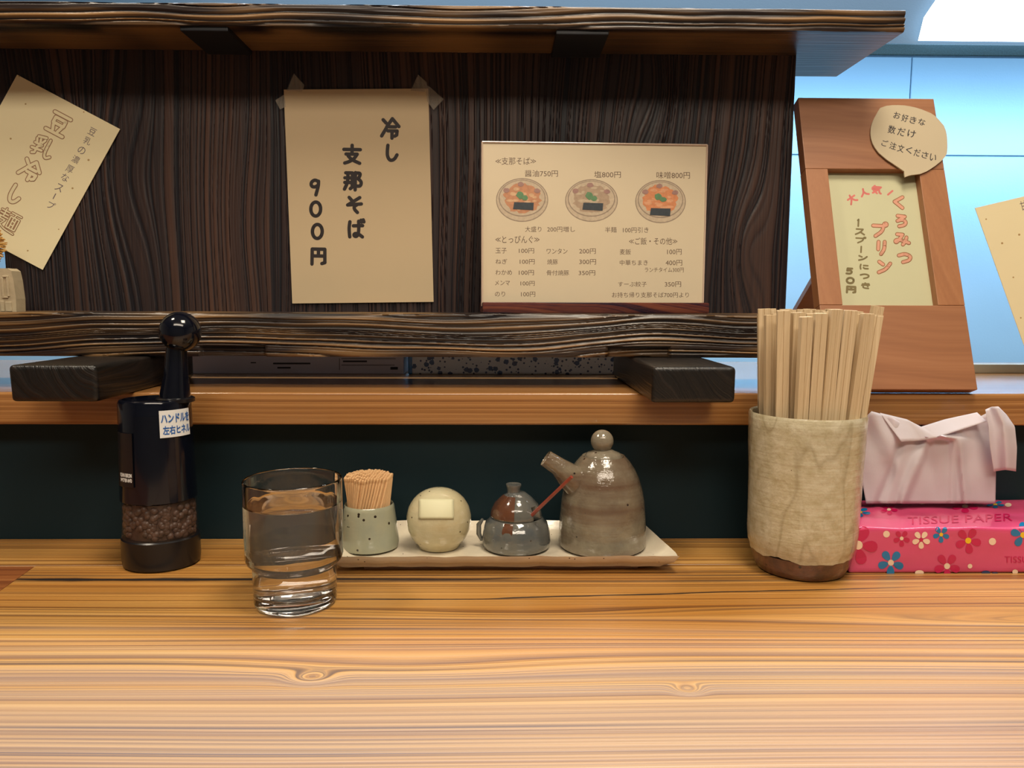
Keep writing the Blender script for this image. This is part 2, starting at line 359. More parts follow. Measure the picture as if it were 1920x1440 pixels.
def glaze(name, base, dark, spots, rough=.14, sc=40, spot_sc=150, th=.17, bumpy=.3, bands=0, bcol=None, spec=.6):
    m, t, b = nt(name); n = N(t); O = n.n('ShaderNodeTexCoord').outputs['Object']
    f = n.noise(O, sc, 4, .6); col = n.mix(n.ramp(f, [(.35, 0), (.7, 1)]), base, dark)
    if bands:
        g = n.noise(n.mapv(O, (6, 6, bands)), 1, 3); col = n.mix(n.ramp(g, [(.42, 0), (.66, 1)]), col, bcol)
    vo = n.n('ShaderNodeTexVoronoi'); n.l(O, vo.inputs['Vector']); vo.inputs['Scale'].default_value = spot_sc
    sm = n.m('LESS_THAN', vo.outputs['Distance'], th)
    vs_ = n.n('ShaderNodeSeparateColor'); n.l(vo.outputs['Color'], vs_.inputs[0])
    sm = n.m('MULTIPLY', sm, n.m('GREATER_THAN', vs_.outputs[0], .72))
    col = n.mix(sm, col, spots); n.l(col, b.inputs['Base Color'])
    b.inputs['Roughness'].default_value = rough; b.inputs['Specular IOR Level'].default_value = spec
    b.inputs['Coat Weight'].default_value = .4; b.inputs['Coat Roughness'].default_value = .08
    h = n.m('ADD', n.noise(O, 260, 2), n.m('MULTIPLY', n.noise(n.mapv(O, (20, 20, 330)), 1, 2), .8)); n.l(n.bump(h, bumpy, .0006), b.inputs['Normal'])
    return m

# ---------------------------------------------------------------- the room
def struct(mb, name, mat, parent=None, **k): return mb.build(name, mat, parent, kind='structure', **k)
M_floor = plain('dark_floor_tile', (.10, .09, .08), rough=.6)
M_plaster = plain('warm_plaster', (.50, .42, .33), rough=.9)
M_ceil = plain('ceiling_paint', (.45, .40, .34), rough=.9)
ZC = 2.75
struct(MB().box(-3, 3, -2.6, 3.1, -.05, 0), 'floor', M_floor)
struct(MB().box(-3, 3, -2.6, 3.1, ZC, ZC+.05), 'ceiling', M_ceil)
struct(MB().box(-3.05, -3, -2.6, 3.1, 0, ZC), 'wall_left', M_plaster)
struct(MB().box(3, 3.05, -2.6, 3.1, 0, ZC), 'wall_right', M_plaster)
struct(MB().box(-3, 3, -2.65, -2.6, 0, ZC), 'wall_front', M_plaster)
# half-height wall under the ledge, painted dark green
struct(MB().box(-1.6, 1.6, .692, .83, 0, T+.1095), 'wall_counter', M_green)
# kitchen wall of steel sheets
YK = 1.75
kw = struct(MB().box(-3, 3, YK+.004, YK+.05, 0, ZC), 'wall_kitchen', M_steel)
xs = hitY(1708, 140, YK).x; zs = hitY(1850, 293, YK).z
xe = [xs-3.0, xs-2.1, xs-1.2, xs-.6, xs, xs+.9, xs+1.8]
for i in range(len(xe)-1):
    for z0, z1 in ((.05, zs-.0015), (zs+.0015, ZC-.02)):
        MB().box(xe[i]+.0012, xe[i+1]-.0012, YK-.002, YK+.004, z0, z1, r=.001, seg=1).build('steel_sheet', M_steel, kw)

# ---------------------------------------------------------------- extractor hood and its white glow panel
YH = 1.30
hl0 = hitY(1800, 105, YH).z; hl1 = hitY(1800, 82, YH).z
hood = thing('extractor_hood', 'blue-grey steel extractor hood with a rough lower lip, at the top right', 'extractor hood', (.6, YH, hl0))
MB().box(-.9, 1.7, YH, YH+.012, hl0, hl1, r=.002).build('lip', M_lip, hood)
MB().prism([(-.9, YH+.004, hl1), (-.9, YH+.30, hl1+.62), (-.9, YH+.31, hl1+.62), (-.9, YH+.014, hl1)], (2.6, 0, 0)).build('hood_panel', M_hood, hood)
lx0 = hitY(1706, 80, YH+.005).x; lz = hl1
hn = Vector((0, -.62, .296)).normalized()
glow = MB(); q = lambda x, s: Vector((x, YH+.004+.296*s, hl1+.004+.62*s))+hn*.002
top = .34
glow.prism([q(lx0+.012, .0), q(1.62, .0), q(1.62, top), q(lx0+.165, top), q(lx0+.07, .15), q(lx0+.03, .07)], hn*.02)  # emissive slab makes this part of the hood face glow white
lp = glow.build('glow_panel', emis('glow_white', (.90, .97, 1), 4.0), hood, label='blown-out white glow panel')

# ---------------------------------------------------------------- countertop
ct = thing('countertop', 'orange grained wooden counter the tableware stands on, pale in front', 'counter', (0, .45, T-.045))
a = hitZ(66, 1061, 0); b = hitZ(-60, 1150, 0)
yb = a.y; k = (b.x-a.x)/(b.y-a.y)
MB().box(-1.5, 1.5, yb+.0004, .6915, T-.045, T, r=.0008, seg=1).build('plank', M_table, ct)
xf = a.x+k*(.20-yb)
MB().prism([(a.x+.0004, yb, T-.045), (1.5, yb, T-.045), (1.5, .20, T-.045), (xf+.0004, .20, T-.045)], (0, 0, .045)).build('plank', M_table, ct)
M_plank2 = wood('patch_wood', [(.2, (.15, .04, .012)), (.6, (.30, .10, .028)), (.9, (.40, .16, .05))], freq=120, warp=6, rough=.4, bump=.2, coat=.3, crough=.3, seed=31)
MB().prism([(a.x-.0006, yb-.0004, T-.045), (-1.5, yb-.0004, T-.045), (-1.5, .20, T-.045), (xf-.0006, .20, T-.045)], (0, 0, .0446)).build('plank', M_plank2, ct, label='darker orange board with a mitred end')

# ---------------------------------------------------------------- ledge
ZL = T+.138
MB().box(-1.6, 1.6, .67, 1.02, T+.1095, ZL, r=.0022, seg=3).build('serving_ledge', M_ledge, None, smooth=40,
    label='long orange wooden ledge above the dark green wall', cat='ledge')
M_curb = plain('aluminium_rail', (.42, .40, .33), rough=.45, metal=.3)
rail = MB(); y0 = .862; zt = hitY(1850, 683, y0).z
rail.box(hitY(1700, 690, y0).x, 1.5, y0, y0+.012, ZL, zt, r=.0012)
rail.build('counter_rail', M_curb, None, label='thin beige metal rail on the ledge at the right edge', cat='rail', smooth=40)

# ---------------------------------------------------------------- dark wooden screen
sc = thing('shelf_screen', 'tall dark charred-wood screen board with two shelves, behind the paper signs', 'shelf', (0, .76, ZL))
YP = .768; xl = hitY(2, 400, YP).x; xr = hitY(1483, 350, YP).x
ZS = T+.2068; ZU = T+.455
def relief_panel(x0, x1, z0, z1, par):
    nx, nz = int((x1-x0)/.00055), 84; vs = []; G_ = []; T_ = []; fs = []
    eyes = ((hitY(225, 330, YP), .030, .085, 6.5), (hitY(1235, 180, YP), .022, .06, -5), (hitY(1400, 470, YP), .020, .055, 5), (hitY(470, 430, YP), .03, .09, 2.5))
    for i in range(nx+1):
        x = x0+(x1-x0)*i/nx
        for j in range(nz+1):
            z = z0+(z1-z0)*j/nz
            u = x*270+13*noise.noise(Vector((x*3.2, z*1.1, 4)))+2.2*noise.noise(Vector((x*14, z*4.2, 9)))
            for c, sx_, sz_, A in eyes: u += A*math.exp(-((x-c.x)/sx_)**2-((z-c.z)/sz_)**2)
            g, a = groove(u)
            tn = .5+.45*noise.noise(Vector((x*9, z*2.2, 2)))+.25*a
            vs.append((x, YP+.0006+.0009*g-.00025*a, z)); G_.append(min(1, g*1.05)); T_.append(tn)
    K = nz+1
    fs = [[i*K+j, (i+1)*K+j, (i+1)*K+j+1, i*K+j+1] for i in range(nx) for j in range(nz)]
    n0_ = len(vs); bk = [(x0, YP+.032, z0), (x1, YP+.032, z0), (x1, YP+.032, z1), (x0, YP+.032, z1)]; vs += bk; G_ += [.5]*4; T_ += [.3]*4
    L0 = [j for j in range(K)]; L1 = [nx*K+j for j in range(K)]; B0 = [i*K for i in range(nx+1)]; B1 = [i*K+nz for i in range(nx+1)]
    fs += [[n0_+3, n0_]+L0, [n0_+1, n0_+2]+L1[::-1], [n0_, n0_+1]+B0[::-1], [n0_+2, n0_+3]+B1, [n0_, n0_+1, n0_+2, n0_+3]]
    o = MB().add(vs, fs).build('panel', M_relief, par, smooth=60); attrs(o, G_, T_)
relief_panel(xl, xr, ZS, ZU, sc)
def board(x0, x1, yf, ybk, zb, ztp, rt_, rb_, notches, nx, wob, F_, off, nm):
    H = ztp-zb; nf = int(H/.00055); vs = []; G_ = []; T_ = []
    for i in range(nx+1):
        x = x0+(x1-x0)*i/nx
        cut = any(a_ <= x <= b_ for a_, b_ in notches); ce = min([min(abs(x-a_), abs(x-b_)) for a_, b_ in notches] or [1])
        w1 = wob*noise.noise(Vector((x*14, 1, 2)))
        pr = [(ybk, zb), (ybk, ztp), (yf+.05, ztp), (yf+.025, ztp), (yf+.012, ztp)]
        for q_ in range(4): t = q_/4*math.pi/2; pr.append((yf+rt_-rt_*math.sin(t), ztp-rt_+rt_*math.cos(t)))
        for q_ in range(nf+1): pr.append((yf, ztp-rt_-(H-rt_-rb_)*q_/nf))
        for q_ in range(1, 5): t = q_/4*math.pi/2; pr.append((yf+rb_-rb_*math.cos(t), zb+rb_-rb_*math.sin(t)))
        pr += [(yf+.012, zb), (yf+.03, zb)]
        for k_, (y, z) in enumerate(pr):
            fr_ = yf+.02 > y
            u = (z+(y-yf)*.8)*F_+off+3.8*noise.noise(Vector((x*2.6, z*6, 4+off)))+1.3*noise.noise(Vector((x*11, z*20, 9)))
            g, a = groove(u, .23); tn = .5+.5*noise.noise(Vector((x*12, z*90, 2)))+.3*a
            if not fr_: g *= .5
            if fr_ and k_ > 4:
                y += w1+.0014*g-.0004*a
                if cut and z < zb+.0100: y += .0040; g = max(g*.6, .45)
            if z < zb+.001: z = zb if not cut else zb+.0004
            vs.append((x, y, z)); G_.append(min(1, g)); T_.append(tn)
    kk = len(pr)
    fs = [[i*kk+j, i*kk+(j+1) % kk, (i+1)*kk+(j+1) % kk, (i+1)*kk+j] for i in range(nx) for j in range(kk)]
    fs += [list(range(kk))[::-1], [nx*kk+j for j in range(kk)]]
    o = MB().add(vs, fs).build(nm, M_reliefx, sc, smooth=70); attrs(o, G_, T_)
na = (hitY(374, 650, .70).x, hitY(495, 650, .70).x); nb = (hitY(1140, 650, .70).x, hitY(1255, 650, .70).x)
board(-.85, .287, .700, .80, T+.1672, ZS, .0035, .0025, [na, nb], 620, .0010, 285, 0, 'lower_board')
xu = hitY(1698, 30, .70).x
board(-.85, xu, .700, .838, ZU, ZU+.0185, .002, .0025, [], 500, .0012, 300, 40, 'upper_board')
M_brk = plain('black_bracket', (.008, .010, .016), rough=.5)
for p0, p1 in ((343, 432), (1042, 1140)):
    MB().box(hitY(p0, 60, .71).x, hitY(p1, 60, .71).x, .7035, YP+.002, ZU-.004, ZU+.001, r=.0008).build('shelf_bracket', M_brk, sc)
def blockpart(p0, p1, ybk, seed):
    yf = .607; x0 = hitY(p0, 720, yf).x; x1 = hitY(p1, 720, yf).x
    bm = MB().box(x0, x1, yf, ybk, ZL, T+.1671, r=.0042, seg=4)
    for v in bm.v:
        if v.y < yf+.02: v += Vector((noise.noise(v*60+Vector((seed, 0, 0))), noise.noise(v*60+Vector((0, seed, 0))), 0))*.0009
    bm.build('support_block', M_block, sc, smooth=50)
blockpart(17, 182, .80, 1); blockpart(1223, 1380, .82, 5)
# the neighbouring screen, just past the right edge of the photograph, that carries the right-hand paper
sc2 = thing('shelf_screen', 'second dark screen board beyond the right edge, holding the tilted paper', 'shelf', (.62, .76, ZL))
MB().box(.575, .90, YP, YP+.032, ZL+.001, ZU, r=.001).build('panel', M_char, sc2)

# ---------------------------------------------------------------- paper signs
def mapY(Y):
    return lambda x, y, l=0: hitY(x, y, Y-l)
def sheet(root, name, px, mp, th, mat, nb=1):
    pts = [mp(x, y, 0) for x, y in px]; n_ = (pts[1]-pts[0]).cross(pts[2]-pts[1]).normalized()
    if n_.y > 0: n_ = -n_
    MB().prism(pts, -n_*th).build(name, mat, root)
def flecks(mp, pts, r=2.2):
    mb = MB()
    for x, y in pts:
        n_ = 8; rr = r*random.uniform(.6, 1.2); mb.add([mp(x+rr*math.cos(i*math.pi/4), y+rr*.9*math.sin(i*math.pi/4), 3e-5) for i in range(n_)], [list(range(n_))])
    return mb
YS = YP-.0010
mpS = mapY(YS)
sg = thing('paper_sign', 'buff paper sign with a bold black price, taped to the dark panel', 'sign', mpS(680, 569))
sheet(sg, 'sheet', [(532, 168), (803, 166), (813, 566), (548, 569)], mpS, .0006, M_kraft)
for ch, x, y, ww, hh in (('冷', 731, 240, 42, 44), ('し', 733, 287, 36, 38), ('支', 660, 289, 41, 42), ('那', 662, 338, 41, 42), ('そ', 664, 384, 38, 37),
                         ('ば', 667, 429, 38, 40), ('9', 590, 351, 28, 36), ('0', 592, 392, 29, 34), ('0', 595, 434, 29, 34), ('円', 597, 480, 37, 38)):
    mb = MB(); strokes(mb, ch, x, y, ww-6, hh-6, 6.6, mpS, .02, 3e-5); mb.build('character', M_ink, sg)
for pts in ([(533, 177), (516, 188), (525, 205), (536, 200)], [(537, 170), (551, 138), (571, 160), (566, 172)], [(770, 170), (784, 140), (801, 155), (797, 172)], [(797, 158), (806, 163), (832, 186), (813, 206), (801, 190)]):
    sheet(sg, 'tape', pts, mapY(YS-.0004), .0001, M_tape)
# left tilted sign
sg = thing('paper_sign', 'cream paper sign tilted clockwise at the far left, with outlined tan lettering', 'sign', mpS(80, 500))
sheet(sg, 'sheet', [(32, 140), (225, 242), (80, 506), (-113, 404)], mpS, .0005, M_paper)
R = .487
for ch, x, y, ww, hh in (('豆', 110, 232, 46, 44), ('乳', 81, 276, 46, 44), ('冷', 56, 318, 44, 42), ('し', 27, 364, 34, 40), ('麺', 14, 413, 48, 44)):
    k_ = .62 if ch == '麺' else .85 if ch == '乳' else 1
    mb = MB(); mb2 = MB(); strokes(mb, ch, x, y, ww-4, hh-4, 9.0*k_, mpS, R, 2e-5); strokes(mb2, ch, x, y, ww-4, hh-4, 9.0*k_-3.2, mpS, R, 2.2e-4)
    mb2.build('character_fill', M_paper, mb.build('outlined_character', M_paleline, sg))
mb = MB()
for ch, x, y in (('豆', 173, 247), ('乳', 164, 264), ('の', 153, 282), ('濃', 142, 299), ('厚', 131, 317), ('な', 122, 333), ('ス', 111, 352), ('プ', 96, 385)):
    print_text(mb, ch, x-7*math.cos(R)+7*math.sin(R), y-7*math.sin(R)-7*math.cos(R), x-7*math.cos(R)+7*math.sin(R)+14, y-7*math.sin(R)-7*math.cos(R)+14, mpS, rot=R)
strokes(mb, 'ー', 102, 368, 3, 11, 1.8, mpS, R, 2e-5)
mb.build('small_lettering', M_grayink, sg, kind='stuff')
flecks(mpS, [(48, 195), (157, 210), (166, 300), (36, 143), (136, 353), (52, 470), (110, 430), (20, 260)]).build('paper_flecks', M_spot, sg, kind='stuff')
# right-hand paper
sg = thing('paper_sign', 'cream speckled paper tilted anticlockwise, cut off by the right edge', 'sign', mpS(1900, 640))
sheet(sg, 'sheet', [(1828, 390), (2080, 330), (2170, 592), (1926, 664)], mpS, .0005, M_paper)
flecks(mpS, [(1849, 411), (1879, 456), (1914, 596), (1900, 520), (1911, 440)], 2.6).build('paper_flecks', M_spot, sg, kind='stuff')
mb = MB(); print_text(mb, '甘', 1911, 378, 1923, 396, mpS, rot=-.24); mb.build('small_lettering', M_grayink, sg)

# ---------------------------------------------------------------- menu stand
A_ = hitY(905, 592, .712); B_ = hitY(1330, 592, .742); mdir = (B_-A_); mdir.z = 0; mdir.normalize()
back = Vector((-mdir.y, mdir.x, 0)); lean = math.radians(4)
mn = (-back*math.cos(lean)+Vector((0, 0, 1))*math.sin(lean)); mn.normalize()
mp0 = A_+back*.012; mp0.z = ZS+.012
mpM = lambda x, y, l=0: hitP(x, y, mp0+mn*l, mn)
mt = thing('menu_stand', 'laminated price menu with three noodle bowl pictures in a reddish wooden holder', 'menu', (A_.x+.1, A_.y+.012, ZS))
Mx = Matrix((( mdir.x, back.x, 0, A_.x), (mdir.y, back.y, 0, A_.y), (0, 0, 1, ZS), (0, 0, 0, 1)))
L_ = (B_-A_).length
MB().box(0, L_, 0, .0085, 0, .0105, Mx, r=.0018, seg=2).build('holder_base', M_rose, mt, smooth=40)
MB().box(0, L_, .0145, .026, 0, .0105, Mx, r=.0018, seg=2).build('holder_base', M_rose, mt, smooth=40)
sheet(mt, 'menu_card', [(905, 267), (1325, 273), (1317, 573), (905, 577)], mpM, .0022, M_card)
M_edge = plain('clear_edge', (.55, .42, .33), rough=.1, coat=.5)
e1 = MB()
for (xa, ya), (xb, yb_) in (((904, 266), (1326, 272)), ((904, 266), (904, 574)), ((1326, 272), (1318, 571))):
    p, q_ = mpM(xa, ya, .0004), mpM(xb, yb_, .0004); e1.tube([p, q_], [.0009, .0009], 8)
e1.build('clear_border', M_edge, mt)
mb = MB()
rows = [('≪支那そば≫', 929, 295, 1005, 309), ('醤油750円', 984, 319, 1046, 331.5), ('塩800円', 1114, 321, 1164, 333.5), ('味噌800円', 1231, 322, 1293.5, 335),
 ('大盛り', 984.5, 424.5, 1015, 435), ('200円増し', 1026, 424.5, 1078, 435), ('半麺', 1134.5, 425.5, 1156, 436), ('100円引き', 1168, 426, 1216, 436.5),
 ('≪とっぴんぐ≫', 929, 442, 1011.5, 456), ('≪ご飯・その他≫', 1179.5, 445.5, 1270, 459),
 ('玉子', 929, 465, 950, 475), ('ねぎ', 929, 485.5, 951, 495), ('わかめ', 929, 506, 960, 515.5), ('メンマ', 928, 526, 956, 535), ('のり', 928, 546.5, 947, 556),
 ('100円', 973, 465.5, 1001.5, 475), ('100円', 974.5, 486, 1002.5, 495.5), ('100円', 973, 506.5, 1001, 516), ('100円', 976, 527, 1002.5, 536), ('100円', 977, 547, 1003.5, 556.5),
 ('ワンタン', 1025, 466, 1064, 476), ('焼豚', 1026, 486, 1046, 496), ('骨付焼豚', 1025, 506.5, 1067, 516.5),
 ('200円', 1086, 466, 1117, 476), ('300円', 1086, 486, 1117.5, 496), ('350円', 1085, 507, 1116, 516.5),
 ('麦飯', 1162, 467, 1183, 477.5), ('100円', 1251, 467, 1278, 477.5), ('中華ちまき', 1162, 487.5, 1214.5, 497.5), ('400円', 1248, 487.5, 1279, 498),
 ('ランチタイム300円', 1209, 501.5, 1282, 510.5), ('すーぷ餃子', 1159, 528, 1212.5, 537.5), ('350円', 1246.5, 528, 1277, 538), ('お持ち帰り支那そば700円より', 1147.5, 548, 1291.5, 558)]
for s_, x0, y0_, x1, y1_ in rows: mb = MB(); print_text(mb, s_, x0, y0_, x1, y1_, mpM); mb.build('text_line', M_menuink, mt)
def ell(mb, cx, cy, rx, ry, lift, n_=40, jit=0):
    mb.add([mpM(cx+rx*math.cos(i*2*math.pi/n_)*(1+jit*noise.noise(Vector((i*.9, cx, cy)))), cy+ry*math.sin(i*2*math.pi/n_)*(1+jit*noise.noise(Vector((i*.9, cx+9, cy)))), lift) for i in range(n_)], [list(range(n_))])
def pr(name, c): return plain(name, c, rough=.35, var=.25, vs=350, coat=.4)
M_bowl = pr('bowl_print', (.52, .42, .30)); M_rim = pr('bowl_rim_print', (.30, .23, .17)); M_nori = pr('nori_print', (.05, .06, .07)); M_leek = pr('leek_print', (.12, .24, .12)); M_pork = pr('pork_print', (.34, .20, .17))
soups = [pr('soy_soup_print', (.50, .24, .13)), pr('salt_soup_print', (.40, .29, .20)), pr('miso_soup_print', (.60, .24, .11))]
nood = [pr('noodle_print', (.60, .38, .22)), pr('noodle_pale_print', (.50, .40, .28)), pr('noodle_orange_print', (.66, .33, .18))]
for i, (cx, cy, rx, ry) in enumerate(((979, 375, 49, 41), (1109, 376, 49.5, 40), (1238.5, 378, 47.5, 40.5))):
    bw = MB()
    for kk, (x, y, a_, b_) in enumerate(((0, 0, 1, 1), (0, 0, .965, .955), (0, -.08, .90, .84), (0, -.09, .86, .80))):
        bw.cur = kk % 2; ell(bw, cx+x*rx, cy+y*ry, rx*a_, ry*b_, (kk+1)*3e-5)
    bw.cur = 2; ell(bw, cx, cy-.08*ry, rx*.70, ry*.68, 1.6e-4, jit=.25)
    bw.cur = 3
    for q_ in range(16):
        a_ = random.uniform(0, 6.28); d_ = random.uniform(.15, .55); ell(bw, cx+rx*d_*math.cos(a_), cy-.1*ry+ry*d_*math.sin(a_), random.uniform(3, 8), random.uniform(1.5, 3.5), 1.9e-4+q_*4e-6, 10, .3)
    bw.cur = 4
    for x, y in ((-.60, -.45), (.58, -.42), (-.05, -.72)): ell(bw, cx+x*rx, cy+y*ry, 6, 4.5, 2.8e-4, 12, .3)
    bw.cur = 5; ell(bw, cx-4, cy-9, 7, 7, 3.2e-4, 12, .5); ell(bw, cx+5, cy-4, 6, 5, 3.3e-4, 12, .5)
    bw.cur = 6; x0, y0_ = (cx-15, cy+4) if i != 2 else (cx-18, cy+12)
    bw.add([mpM(x, y, 3.6e-4) for x, y in ((x0, y0_), (x0+37, y0_+1), (x0+36, y0_+15), (x0-2, y0_+13))], [[0, 1, 2, 3]])
    bw.build('bowl_picture', [M_rim, M_bowl, soups[i], nood[i], M_pork, M_leek, M_nori], mt)

# ---------------------------------------------------------------- leaning wooden frame on the ledge
fb = Vector((0, .664, ZL+.0045)); ft = Vector((0, .763, T+.412)); fu = (ft-fb).normalized(); fn = Vector((0, -fu.z, fu.y))
mpF = lambda x, y, l=0: hitP(x, y, fb+fn*l, fn)
BLx = mpF(1553, 729); BRx = mpF(1833, 729); x0 = BLx.x; x1 = BRx.x
U = lambda x, y: (mpF(x, y)-fb).dot(fu)
FM = Matrix(((1, fu.x, -fn.x, 0), (0, fu.y, -fn.y, fb.y), (0, fu.z, -fn.z, fb.z), (0, 0, 0, 1)))   # local: x, up the face, into the face
uT = U(1620, 184); u2 = U(1640, 317); u1 = U(1660, 572); xi0 = mpF(1580, 571).x; xi1 = mpF(1759, 571).x
fr = thing('display_frame', 'reddish-brown wooden stand frame leaning back, holding a pale dessert card', 'frame', (x0+.07, .76, ZL))
d_ = .013
MB().box(x0, x1, .0, u1-.0001, 0, d_, FM, r=.0006).build('bottom_rail', M_frame, fr)
MB().box(x0, x1, u2+.0001, uT, 0, d_, FM, r=.0006).build('top_rail', M_frame, fr)
MB().box(x0, xi0, u1+.0001, u2-.0001, 0, d_, FM, r=.0004).build('stile', M_framez, fr)
MB().box(xi1, x1, u1+.0001, u2-.0001, 0, d_, FM, r=.0004).build('stile', M_framez, fr)
MB().box(xi0-.001, xi1+.001, u1-.001, u2+.001, .008, .0095, FM).build('card', M_insert, fr)
MB().box(x0+.004, x1-.004, .004, uT-.004, d_+.0003, d_+.0015, FM).build('back_panel', M_frame, fr)
s0 = FM @ Vector((0, .17, d_+.002))
sx = hitY(1489, 583, .862).x
MB().prism([(sx, s0.y, s0.z), (sx, s0.y+.008, s0.z+.002), (sx, .965, ZL), (sx, .955, ZL)], (.075, 0, 0)).build('back_strut', M_frame, fr)
# lettering on the recessed card (a little behind the face)
mpC = lambda x, y, l=0: hitP(x, y, fb-fn*(.008-l), fn)
cc = lambda x, y: (1540+x/4.8, 300+y/4.8)
for ch, gx, gy, ww, hh, ro in (('く', 692, 380, 130, 118, .1), ('ろ', 718, 550, 128, 118, .12), ('み', 728, 712, 150, 118, .1), ('つ', 752, 880, 140, 112, .1),
                               ('プ', 518, 632, 140, 130, .05), ('リ', 540, 790, 118, 138, .05), ('ン', 565, 962, 140, 130, .05)):
    x, y = cc(gx, gy); o1 = MB(); o2 = MB(); strokes(o1, ch, x, y, ww/4.8-2.5, hh/4.8-3, 7.8, mpC, ro, 3e-5); strokes(o2, ch, x, y, ww/4.8-2.5, hh/4.8-3, 4.9, mpC, ro, 2.4e-4); o2.build('character_fill', M_pinkfill, o1.build('outlined_character', M_outline, fr))
for ch, gx, gy, ww, hh, sw in (('1', 333, 565, 50, 78, 3.4), ('ス', 348, 645, 105, 72, 3.2), ('プ', 350, 722, 105, 66, 3), ('ー', 358, 805, 20, 70, 3.2), ('ン', 372, 882, 105, 62, 3.2),
                               ('に', 385, 962, 100, 60, 3.2), ('つ', 392, 1045, 105, 66, 3.2), ('き', 398, 1132, 105, 66, 3), ('5', 252, 1000, 90, 70, 4), ('0', 260, 1085, 92, 66, 4.2), ('円', 268, 1165, 110, 74, 4.2)):
    x, y = cc(gx, gy); o3 = MB(); strokes(o3, ch, x, y, ww/4.8-3, hh/4.8-3, sw, mpC, .06, 3e-5); o3.build('olive_character', M_olive, fr)
for ch, gx, gy, ww, hh, ro in (('大', 275, 350, 95, 95, -.6), ('人', 385, 290, 90, 80, -.35), ('気', 495, 268, 110, 85, .1), ('!', 620, 295, 60, 70, .7)):
    x, y = cc(gx, gy); o4 = MB(); strokes(o4, ch, x, y, ww/4.8-3, hh/4.8-3, 3.6, mpC, ro, 3e-5); o4.build('pink_character', M_pinkink, fr)
# speech bubble
mpB = lambda x, y, l=0: hitP(x, y, fb+fn*(.0022+l), fn)
bo = [(455, 200), (560, 165), (660, 154), (760, 154), (860, 158), (950, 172), (1050, 194), (1150, 225), (1310, 290), (1380, 335), (1440, 395), (1530, 500), (1566, 590), (1582, 680), (1590, 800), (1590, 880), (1580, 970),
      (1545, 1030), (1490, 1090), (1380, 1180), (1250, 1265), (1130, 1315), (1000, 1330), (940, 1342), (870, 1368), (862, 1330), (858, 1270), (740, 1190), (650, 1130), (560, 1070), (430, 960), (370, 880), (325, 800), (298, 710), (290, 620), (297, 530), (320, 450), (355, 370), (395, 300), (425, 245)]
bb = thing('speech_bubble_note', 'tan speech-bubble card with three handwritten lines, stuck on the frame corner', 'note', mpB(1700, 330))
pts = [mpB(1600+x/9, 180+y/9) for x, y in bo]; MB().prism(pts, -fn*.0012).build('card', M_bub, bb)
mb = MB()
def tilt_line(s_, x0, y0_, x1_, y1_, h, slope):
    n_ = len(s_)
    for i, ch in enumerate(s_):
        x = x0+(x1_-x0)*i/n_; y = y0_+(y1_-y0_)*i/n_; ww = (x1_-x0)/n_*.86
        print_text(mb, ch, x, y, x+ww*random.uniform(.9, 1.05), y+h*random.uniform(.85, 1.05), mpB, bold=.012, rot=slope+random.uniform(-.06, .06))
tilt_line('お好きな', 1677, 209, 1738, 226, 14, .18); tilt_line('数だけ', 1667, 234, 1721, 247, 15, .18); tilt_line('ご注文ください', 1655, 261, 1760, 292, 14, .22)
mb.build('handwriting', M_ink, bb, kind='stuff')
# ---------------------------------------------------------------- far left of the screen shelf
M_stone = plain('beige_ceramic', (.46, .38, .25), rough=.55, var=.25, vs=90, bump=.2)
yq = .715; q0 = hitY(-42, 588, yq); q1 = hitY(31, 588, yq)
sh = [hitY(x, y, yq) for x, y in ((-42, 590), (31, 590), (30, 560), (25, 525), (21, 508), (14, 503), (-24, 503), (-33, 510), (-38, 535))]
for p in sh[:2]: p.z = ZS
fg = thing('beige_figurine', 'small beige block-shaped ornament with rounded top at the far left of the shelf', 'ornament', (q0.x+.015, yq, ZS))
MB().prism(sh, (0, .014, 0)).build('body', M_stone, fg)
rl = MB()
for x0, x1_, y0_, y1_ in ((5, 16, 517, 520), (5, 7, 520, 556), (14.5, 16.5, 520, 556), (5, 16, 556, 559), (3, 8, 564, 584), (12, 22, 566, 584)):
    a_ = hitY(x0, y1_, yq); b_ = hitY(x1_, y0_, yq); rl.box(a_.x, b_.x, yq-.0012, yq+.001, a_.z, b_.z, r=.0003, seg=1)
rl.build('raised_pattern', M_stone, fg)
M_straw = plain('golden_straw', (.62, .36, .10), rough=.6, var=.3)
yb_ = .742; wk = MB(); c0 = hitY(-46, 462, yb_); cb = Vector((c0.x-.004, yb_, ZS))
wk.tube([cb, cb+Vector((0, 0, .045)), c0], [.005, .005, .006], 12)
wh = thing('straw_whisk', 'golden straw brush head poking in at the left edge over the tilted sign', 'brush', cb)
wk.build('handle', M_straw, wh)
wk = MB()
for i in range(46):
    a_ = -1.15+1.95*(i % 23)/22+random.uniform(-.03, .03); L = .030*random.uniform(.9, 1.03)
    e = c0+Vector((math.cos(a_*.72+.1)*L, -.002+random.uniform(-.003, .003), math.sin(a_*.72+.1)*L*.85+.002))
    wk.tube([c0, (c0+e)/2+Vector((0, 0, .001)), e], [.0009, .0009, .0006], 5)
wk.build('straw_bristles', M_straw, wh, kind='stuff')

